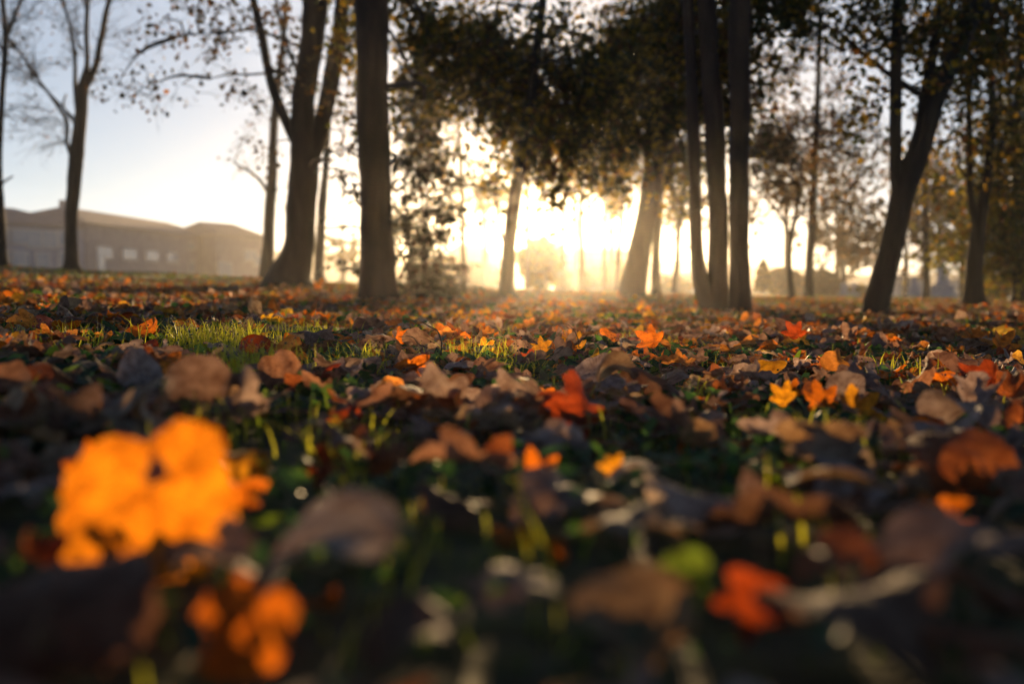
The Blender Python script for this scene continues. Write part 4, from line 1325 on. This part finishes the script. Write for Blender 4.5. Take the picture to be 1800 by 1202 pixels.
def place_leaf(M3, loc, s, k, h, label, group=None):
    o = bpy.data.objects.new('fallen_leaf', blade_mesh(k, h))
    COL.objects.link(o)
    M = Matrix.Identity(4)
    for i in range(3):
        for j in range(3):
            M[i][j] = float(M3[i][j]) * s
        M[i][3] = float(loc[i])
    o.matrix_world = M
    tag(o, label, 'leaf', group)
    st = bpy.data.objects.new('stalk', stalk_mesh(k % 7))
    COL.objects.link(st)
    st.parent = o
    return o


hero_xy = []
for (px, py, wpx, d, h, k, yw, tl, rl, lab) in HERO:
    d = d * (1.17 if d < 1.6 else 1.1)
    kind, V, Tt, Q, uv = HI[k]
    s = wpx * d / F / 1.55
    M3 = basis_leaf(yw, tl, rl)
    VR = V @ M3.T * s
    c = (VR.max(0) + VR.min(0)) / 2
    loc = W(px, py, d) - c
    # the lowest point must touch the litter
    lo = (V @ M3.T * s)[:, 2].min() + loc[2]
    gz = float(G(np.array(loc[0]), np.array(loc[1])))
    if lo < gz - 0.02:
        loc = loc + np.array([0, 0, gz - 0.02 - lo])
    if h in ('pale', 'mauve'):
        loc = loc + np.array([0, 0, 0.008])
    place_leaf(M3, loc, s, k, h, lab, 'fallen leaves strewn over the foreground lawn')
    p = W(px, py, d)
    hero_xy.append((p[0], p[1], px, d))

# scattered leaves that would hide the hand placed ones are left out
hide = np.zeros(nl, bool)
for (x, y, px, d) in hero_xy:
    hide |= (np.hypot(lx - x, ly - y) < 0.038)
    if d < 0.77:
        hide |= (np.abs(colx - px) < 90) & (ly < d + 0.01) & (ly > d * 0.84)
    if d < 0.61:     # keep the way clear for the low sun
        hide |= (np.abs(lx - x - (ly - y) * 0.04) < 0.05) & (ly > y) & (ly < y + 0.5) & ((np.sin(tilt) > 0.3) | (rng.random(nl) < .4))
    hide |= (np.abs(colx - px) < 60 * 0.6 / d) & (ly < d) & (ly > d - 0.22 * d) & (tilt > 0.45) & (tilt < 2.7)
for (px, d, rr) in [(400, 2.35, .13), (450, 1.65, .07), (850, 2.2, .07), (1560, 2.1, .06), (620, 2.0, .08), (930, 1.9, .06), (540, 3.0, .1), (90, 2.2, .07), (150, 2.0, .05)]:
    q = W(px, 560, d)
    hide |= (np.hypot(lx - q[0], (ly - q[1]) * 0.8) < rr) & (rng.random(nl) < 0.8)
    hide |= (np.abs(colx - px) < rr * F / d * .8) & (ly < d) & (ly > d - 0.5) & (rng.random(nl) < 0.55)
hide |= (size * 1.55 * F / np.maximum(ly, .1) > 400)
sel = ~hide
lx, ly, lr, colx, size, lz, hue, RM, score, flip, tilt = [q[sel] for q in (lx, ly, lr, colx, size, lz, hue, RM, score, flip, tilt)]
nl = len(lx)
order = np.argsort(-score)
n_ind = 300 - len(HERO)
ind = order[:n_ind]
isind = np.zeros(nl, bool); isind[ind] = True
WORDS = {
    'mauve': 'mauve-grey', 'brown': 'dark brown', 'rust': 'rust brown', 'orange': 'orange', 'gold': 'golden yellow', 'red': 'deep red', 'tan': 'pale tan'}
SHORT = ['largest glowing leaf', 'orange leaf tip', 'leaning orange lobe', 'grey leaf scrap', 'narrow rusty leaf', 'large pale arched leaf', 'orange-brown curl',
         'small orange tip', 'orange sliver', 'upright fingered leaf', 'small yellow leaf', 'tan leaf with glints', 'dark red-orange leaf', 'bright green leaf', 'notched orange leaf',
         'reddish brown leaf', 'deep red leaf', 'blurred red-orange leaf', 'half hidden leaf', 'broad red leaf', 'bright yellow scrap', 'golden orange leaf', 'middle golden leaf',
         'left golden leaf', 'standing tan leaf', 'tent shaped leaf', 'flat yellow leaf', 'round orange leaf', 'tiny yellow leaf', 'domed mauve leaf', 'tucked orange leaf',
         'long rolled leaf', 'wide vermilion leaf', 'rolled grey leaf', 'dark rolled leaf', 'backlit golden leaf', 'folded orange leaf', 'pinkish mauve leaf', 'pale veined leaf',
         'upright red-orange leaf', 'pale humped leaf', 'corner brown leaf', 'bottom oval leaf', 'dim mauve leaf', 'bottom right leaf', 'wide shaded leaf', 'folded rust leaf', 'corner rust leaf', 'rolled brown leaf', 'flat dim leaf']
HP = np.array([[h_[0], h_[1]] for h_ in HERO], float)
rows = 601 - F * ((lz - H) * math.cos(PITCH) + ly * math.sin(PITCH)) / (ly * math.cos(PITCH) - (lz - H) * math.sin(PITCH))
seen = {}
for i in ind:
    h = HN[hue[i]]
    k = int(rng.integers(0, 24))
    form = 'maple leaf' if HI[k][0] == 'maple' else 'oval leaf'
    pose = 'tipped on edge' if math.sin(tilt[i]) > 0.6 else 'lying low'
    dx = colx[i] - HP[:, 0]; dy = rows[i] - HP[:, 1]
    near = np.argsort(np.hypot(dx, dy * 1.3))
    big = 'small' if size[i] < 0.053 else ('large' if size[i] > 0.073 else 'middling')
    lab = None
    for q in near[:6]:
        side = ('right of' if dx[q] > 0 else 'left of') if abs(dx[q]) > abs(dy[q]) * 1.3 else ('below' if dy[q] > 0 else 'above')
        gap = 'just ' if math.hypot(dx[q], dy[q]) < 90 else ''
        c = f"{big} {WORDS[h]} {form} {pose}, {gap}{side} the {SHORT[q]}"
        if c not in seen:
            lab = c
            break
    if lab is None:
        lab = c + ', farther back'
    seen[lab] = 1
    place_leaf(RM[i], (lx[i], ly[i], lz[i]), size[i], k, h, lab, 'fallen leaves strewn over the foreground lawn')

# all the others, one carpet
mb = MB()
HC = np.array([HUES[h][0] for h in HN]); HB = np.array([HUES[h][1] for h in HN])
for (S, r0, r1) in ((HI, 0, 2.9), (MID, 2.9, 6.5), (LO, 6.5, 100)):
    S = S[:24]
    for k, (kind, V, Tt, Q, uv) in enumerate(S):
        m = (~isind) & (lr >= r0) & (lr < r1) & ((np.arange(nl) % len(S)) == k)
        n = int(m.sum())
        if not n:
            continue
        VV = np.einsum('nij,vj->nvi', RM[m], V) * size[m][:, None, None] + np.stack([lx[m], ly[m], lz[m]], -1)[:, None, :]
        c = np.where(flip[m][:, None], HB[hue[m]], HC[hue[m]]) * (0.7 + 0.6 * rng.random((n, 1)))
        c = c.clip(0, .9)
        off = (np.arange(n) * len(V))[:, None, None]
        mb.add(VV.reshape(-1, 3), (off + Tt[None]).reshape(-1, 3), (off + Q[None]).reshape(-1, 4) if len(Q) else None, 0,
               np.repeat(c, len(V), 0), (uv[None] + rng.random((n, 1, 2)) * 9).reshape(-1, 2))
tag(mb.build('leaf_litter', LEAF_ATTR), 'carpet of small fallen leaves over the lawn', 'fallen leaves', kind='stuff')

# ------------------------------------------------------------------ grass, ground cover, dew
def blades(x, y, hgt, wd, col, lean=0.35, mb=None):
    n = len(x)
    z = G(x, y)
    a = rng.uniform(0, 6.28, n)
    l = rng.normal(0, lean, n)
    o = np.stack([np.cos(a), np.sin(a), np.zeros(n)], -1)
    s = np.stack([-np.sin(a), np.cos(a), np.zeros(n)], -1)
    b = rng.uniform(0, 6.28, n)
    s = np.stack([np.cos(b), np.sin(b), np.zeros(n)], -1)
    base = np.stack([x, y, z - 0.002], -1)
    V = []
    for t, ww in ((0, 1), (0.4, 0.9), (0.75, 0.6), (1.0, 0.08)):
        p = base + np.array([0, 0, 1.0]) * (hgt * t * (1 - 0.12 * t * t))[:, None] + o * (l * hgt * t * t)[:, None]
        V += [p + s * (wd * ww / 2)[:, None], p - s * (wd * ww / 2)[:, None]]
    tip = (V[-1] + V[-2]) / 2
    V = np.stack(V, 1)
    off = (np.arange(n) * 8)[:, None, None]
    q = np.array([[0, 2, 3, 1], [2, 4, 5, 3], [4, 6, 7, 5]])
    mb.add(V.reshape(-1, 3), None, (off + q).reshape(-1, 4), 0, np.repeat(col, 8, 0))
    return tip


def gcol(n, bright=1.0):
    c = np.array([[0.07, 0.13, 0.02], [0.14, 0.19, 0.022], [0.26, 0.27, 0.03], [0.04, 0.09, 0.02]])[rng.integers(0, 4, n)]
    return c * (0.7 + 0.6 * rng.random((n, 1))) * bright


mb = MB()
tips = []
# general sward by band
for (r0, r1, den, hh, ww) in ((0.3, 1.0, 900, .020, .0030), (1.0, 3.2, 1300, .036, .0026), (3.2, 8, 320, .045, .005), (8, 22, 60, .045, .012), (22, 60, 6, .07, .05)):
    n = int(HALF * (r1 * r1 - r0 * r0) * den)
    a = rng.uniform(-HALF, HALF, n); r = np.sqrt(rng.uniform(r0 * r0, r1 * r1, n))
    x = r * np.sin(a); y = r * np.cos(a)
    hgt = hh * (0.5 + rng.random(n) ** 2 * 1.4)
    t = blades(x, y, hgt, ww * (0.7 + .6 * rng.random(n)), gcol(n), mb=mb)
    if r1 <= 3.2:
        tips.append(t[hgt > hh * 1.2])
# dewy tufts
for (px, d, rpx, n, hh) in [(400, 2.35, 85, 600, .10), (330, 2.3, 40, 110, .08), (450, 1.65, 60, 260, .09), (850, 2.2, 60, 220, .085), (80, 2.2, 50, 80, .08), (150, 2.0, 50, 60, .09), (1560, 2.1, 45, 90, .085),
                            (1430, 1.1, 60, 60, .075), (620, 2.0, 80, 160, .075), (540, 3.0, 60, 160, .085), (700, 1.9, 60, 90, .07), (930, 1.9, 60, 150, .06), (1290, 2.2, 40, 60, .07),
                            (1250, 1.6, 40, 30, .065), (340, .95, 60, 50, .06), (620, 1.0, 70, 60, .055), (1440, 0.62, 40, 10, .06), (700, .62, 60, 30, .04), (940, .55, 30, 12, .06), (1700, 1.6, 60, 40, .065), (780, 3.4, 60, 150, .08), (1150, 3.2, 60, 120, .08)]:
    c = W(px, 560, d)
    x = c[0] + rng.normal(size=n) * rpx * d / F * 0.6; y = c[1] + rng.normal(size=n) * 0.09
    hgt = hh * (0.35 + 0.75 * rng.random(n))
    t = blades(x, y, hgt, .0023 * (0.7 + .8 * rng.random(n)), np.array([[0.52, 0.50, 0.045]]) * (0.55 + 0.75 * rng.random((n, 1))), 0.3, mb=mb)
    tips.append(t)
tag(mb.build('grass', GRASS_ATTR, smooth=False), 'short green grass showing between the fallen leaves', 'grass', kind='stuff')

# clover and small weeds
mb = MB()
cover = []
for (r0, r1, den, s) in ((0.3, 1.3, 3800, .0075), (1.3, 3.5, 3000, .013), (3.5, 9, 260, .020)):
    n = int(HALF * (r1 * r1 - r0 * r0) * den)
    a = rng.uniform(-HALF, HALF, n); r = np.sqrt(rng.uniform(r0 * r0, r1 * r1, n))
    x = r * np.sin(a); y = r * np.cos(a)
    k = (np.sin(5 * x + 2) * np.sin(4 * y) + 0.7 * np.sin(11 * x - 6 * y)) > -0.35
    for h_ in HERO:
        if h_[3] < 0.66:  # the little weeds in front of the near leaves are trodden down
            k &= ~((np.abs(900 + F * x / y - h_[0]) < h_[2] * 0.5) & (y < h_[3] * 1.17 + .03) & (y > h_[3] * 1.17 - 0.18) & (rng.random(n) < 0.8))
    x, y = x[k], y[k]; n = len(x)
    z = G(x, y) + 0.004 + 0.034 * rng.random(n) ** 1.5
    c = np.array([[0.032, 0.080, 0.034], [0.06, 0.13, 0.035], [0.022, 0.055, 0.030], [0.16, 0.24, 0.03]])[rng.choice(4, n, p=[.38, .28, .26, .08])] * (0.7 + .6 * rng.random((n, 1)))
    # rounded little leaf of six corners, mostly level
    aa = rng.uniform(0, 6.28, n)
    tl = rng.normal(0, 0.5, (n, 2))
    e1 = np.stack([np.cos(aa), np.sin(aa), tl[:, 0]], -1); e2 = np.stack([-np.sin(aa), np.cos(aa), tl[:, 1]], -1)
    C = np.stack([x, y, z], -1); ss = (s * (0.5 + rng.random(n)))[:, None]
    cup = np.array([0, 0, 1.0]) * ss * 0.18
    V = np.stack([C] + [C + ss * (math.cos(q) * e1 * rx + math.sin(q) * e2 * 0.62) + cup for q, rx in zip(np.arange(7) * 2 * math.pi / 7, [1, .95, .9, 1.05, 1.05, .9, .95])], 1)
    off = (np.arange(n) * 8)[:, None, None]
    tr = np.array([[0, 1 + q, 1 + (q + 1) % 7] for q in range(7)])
    mb.add(V.reshape(-1, 3), (off + tr).reshape(-1, 3), None, 0, np.repeat(c, 8, 0))
    if r1 < 4:
        cover.append(C[rng.random(n) < 0.05] + np.array([0, 0, .004]))
tag(mb.build('ground_cover', GRASS_ATTR, smooth=False), 'small dark green clover and weeds between the leaves', 'ground cover', kind='stuff')

dm, dn, db, do = newmat('dew')
db.inputs['Base Color'].default_value = (0.02, 0.02, 0.02, 1)
db.inputs['Roughness'].default_value = 0.13
db.inputs['Specular IOR Level'].default_value = 1.0
db.inputs['IOR'].default_value = 1.7
tp = np.concatenate(tips)
tp = tp[rng.random(len(tp)) < 0.5]
tp = np.vstack([tp, np.concatenate(cover)])
# drops sitting on leaves
m = (lr < 3.2) & (rng.random(nl) < 0.8)
lp = np.stack([lx[m] + rng.normal(size=m.sum()) * .02, ly[m] + rng.normal(size=m.sum()) * .02, lz[m] + 0.018], -1)
tp = np.vstack([tp, lp])
tp = tp[(tp[:, 1] > .4)]
if len(tp) > 6500:
    tp = tp[rng.choice(len(tp), 6500, replace=False)]
ico = bpy.data.meshes.new('tmp')
import bmesh
bm = bmesh.new(); bmesh.ops.create_icosphere(bm, subdivisions=2, radius=1); bm.to_mesh(ico); bm.free()
iv = np.array([v.co[:] for v in ico.vertices]); it = np.array([list(p.vertices) for p in ico.polygons])
bpy.data.meshes.remove(ico)
n = len(tp)
rr_ = (0.0005 + 0.0006 * rng.random(n) ** 2) * np.where(tp[:, 1] > 1.1, 1.9, 0.95)
V = tp[:, None, :] + iv[None] * rr_[:, None, None]
mb = MB(); mb.add(V.reshape(-1, 3), ((np.arange(n) * len(iv))[:, None, None] + it[None]).reshape(-1, 3))
tag(mb.build('dew', dm), 'tiny dew drops on grass tips and leaves', 'dew', kind='stuff')

# ------------------------------------------------------------------ twigs on the ground
def twig(label, P, r):
    mb = MB()
    P2, R2 = catmull(P, np.linspace(r, r * .4, len(P)), 14)
    tube(mb, P2, R2, 7, 0.05)
    o = mb.build('twig', TWIG, smooth=True)
    tag(o, label, 'twig')


twig('dark crooked twig standing up out of the leaves left of centre', [W(772, 640, 2.0), W(776, 600, 2.0), (W(771, 585, 2.0)), W(752, 572, 2.02), W(742, 566, 2.02)], .0022)
twig('thin dark stem arching low beside the crooked twig', [W(752, 612, 2.0), W(738, 606, 2.0), W(724, 592, 2.02), W(700, 592, 2.02)], .0016)
twig('long thin curved stalk standing above the leaves right of centre', [W(1018, 612, 2.15), W(1014, 590, 2.15), W(1003, 574, 2.15), W(990, 568, 2.15), W(980, 571, 2.15)], .0011)
twig('dark woody stick lying flat among leaves on the left', [W(160, 628, 1.95), W(200, 622, 1.95), W(260, 620, 1.97)], .005)

# ------------------------------------------------------------------ haze
mb = MB()
box(mb, [0, 0, 2.0], [590, 590, 26.0])
hz = bpy.data.materials.new('haze')
hz.use_nodes = True
hn = hz.node_tree
hn.nodes.clear()
ho = hn.nodes.new("ShaderNodeOutputMaterial")
pv = hn.nodes.new("ShaderNodeVolumePrincipled")
pv.inputs['Color'].default_value = (0.95, 0.92, 0.90, 1)
pv.inputs['Density'].default_value = 0.0008
pv.inputs['Anisotropy'].default_value = 0.86
hn.links.new(pv.outputs[0], ho.inputs['Volume'])
hzo = mb.build('haze', hz, smooth=False)
tag(hzo, 'thin morning mist lit by the low sun', 'haze', kind='stuff')
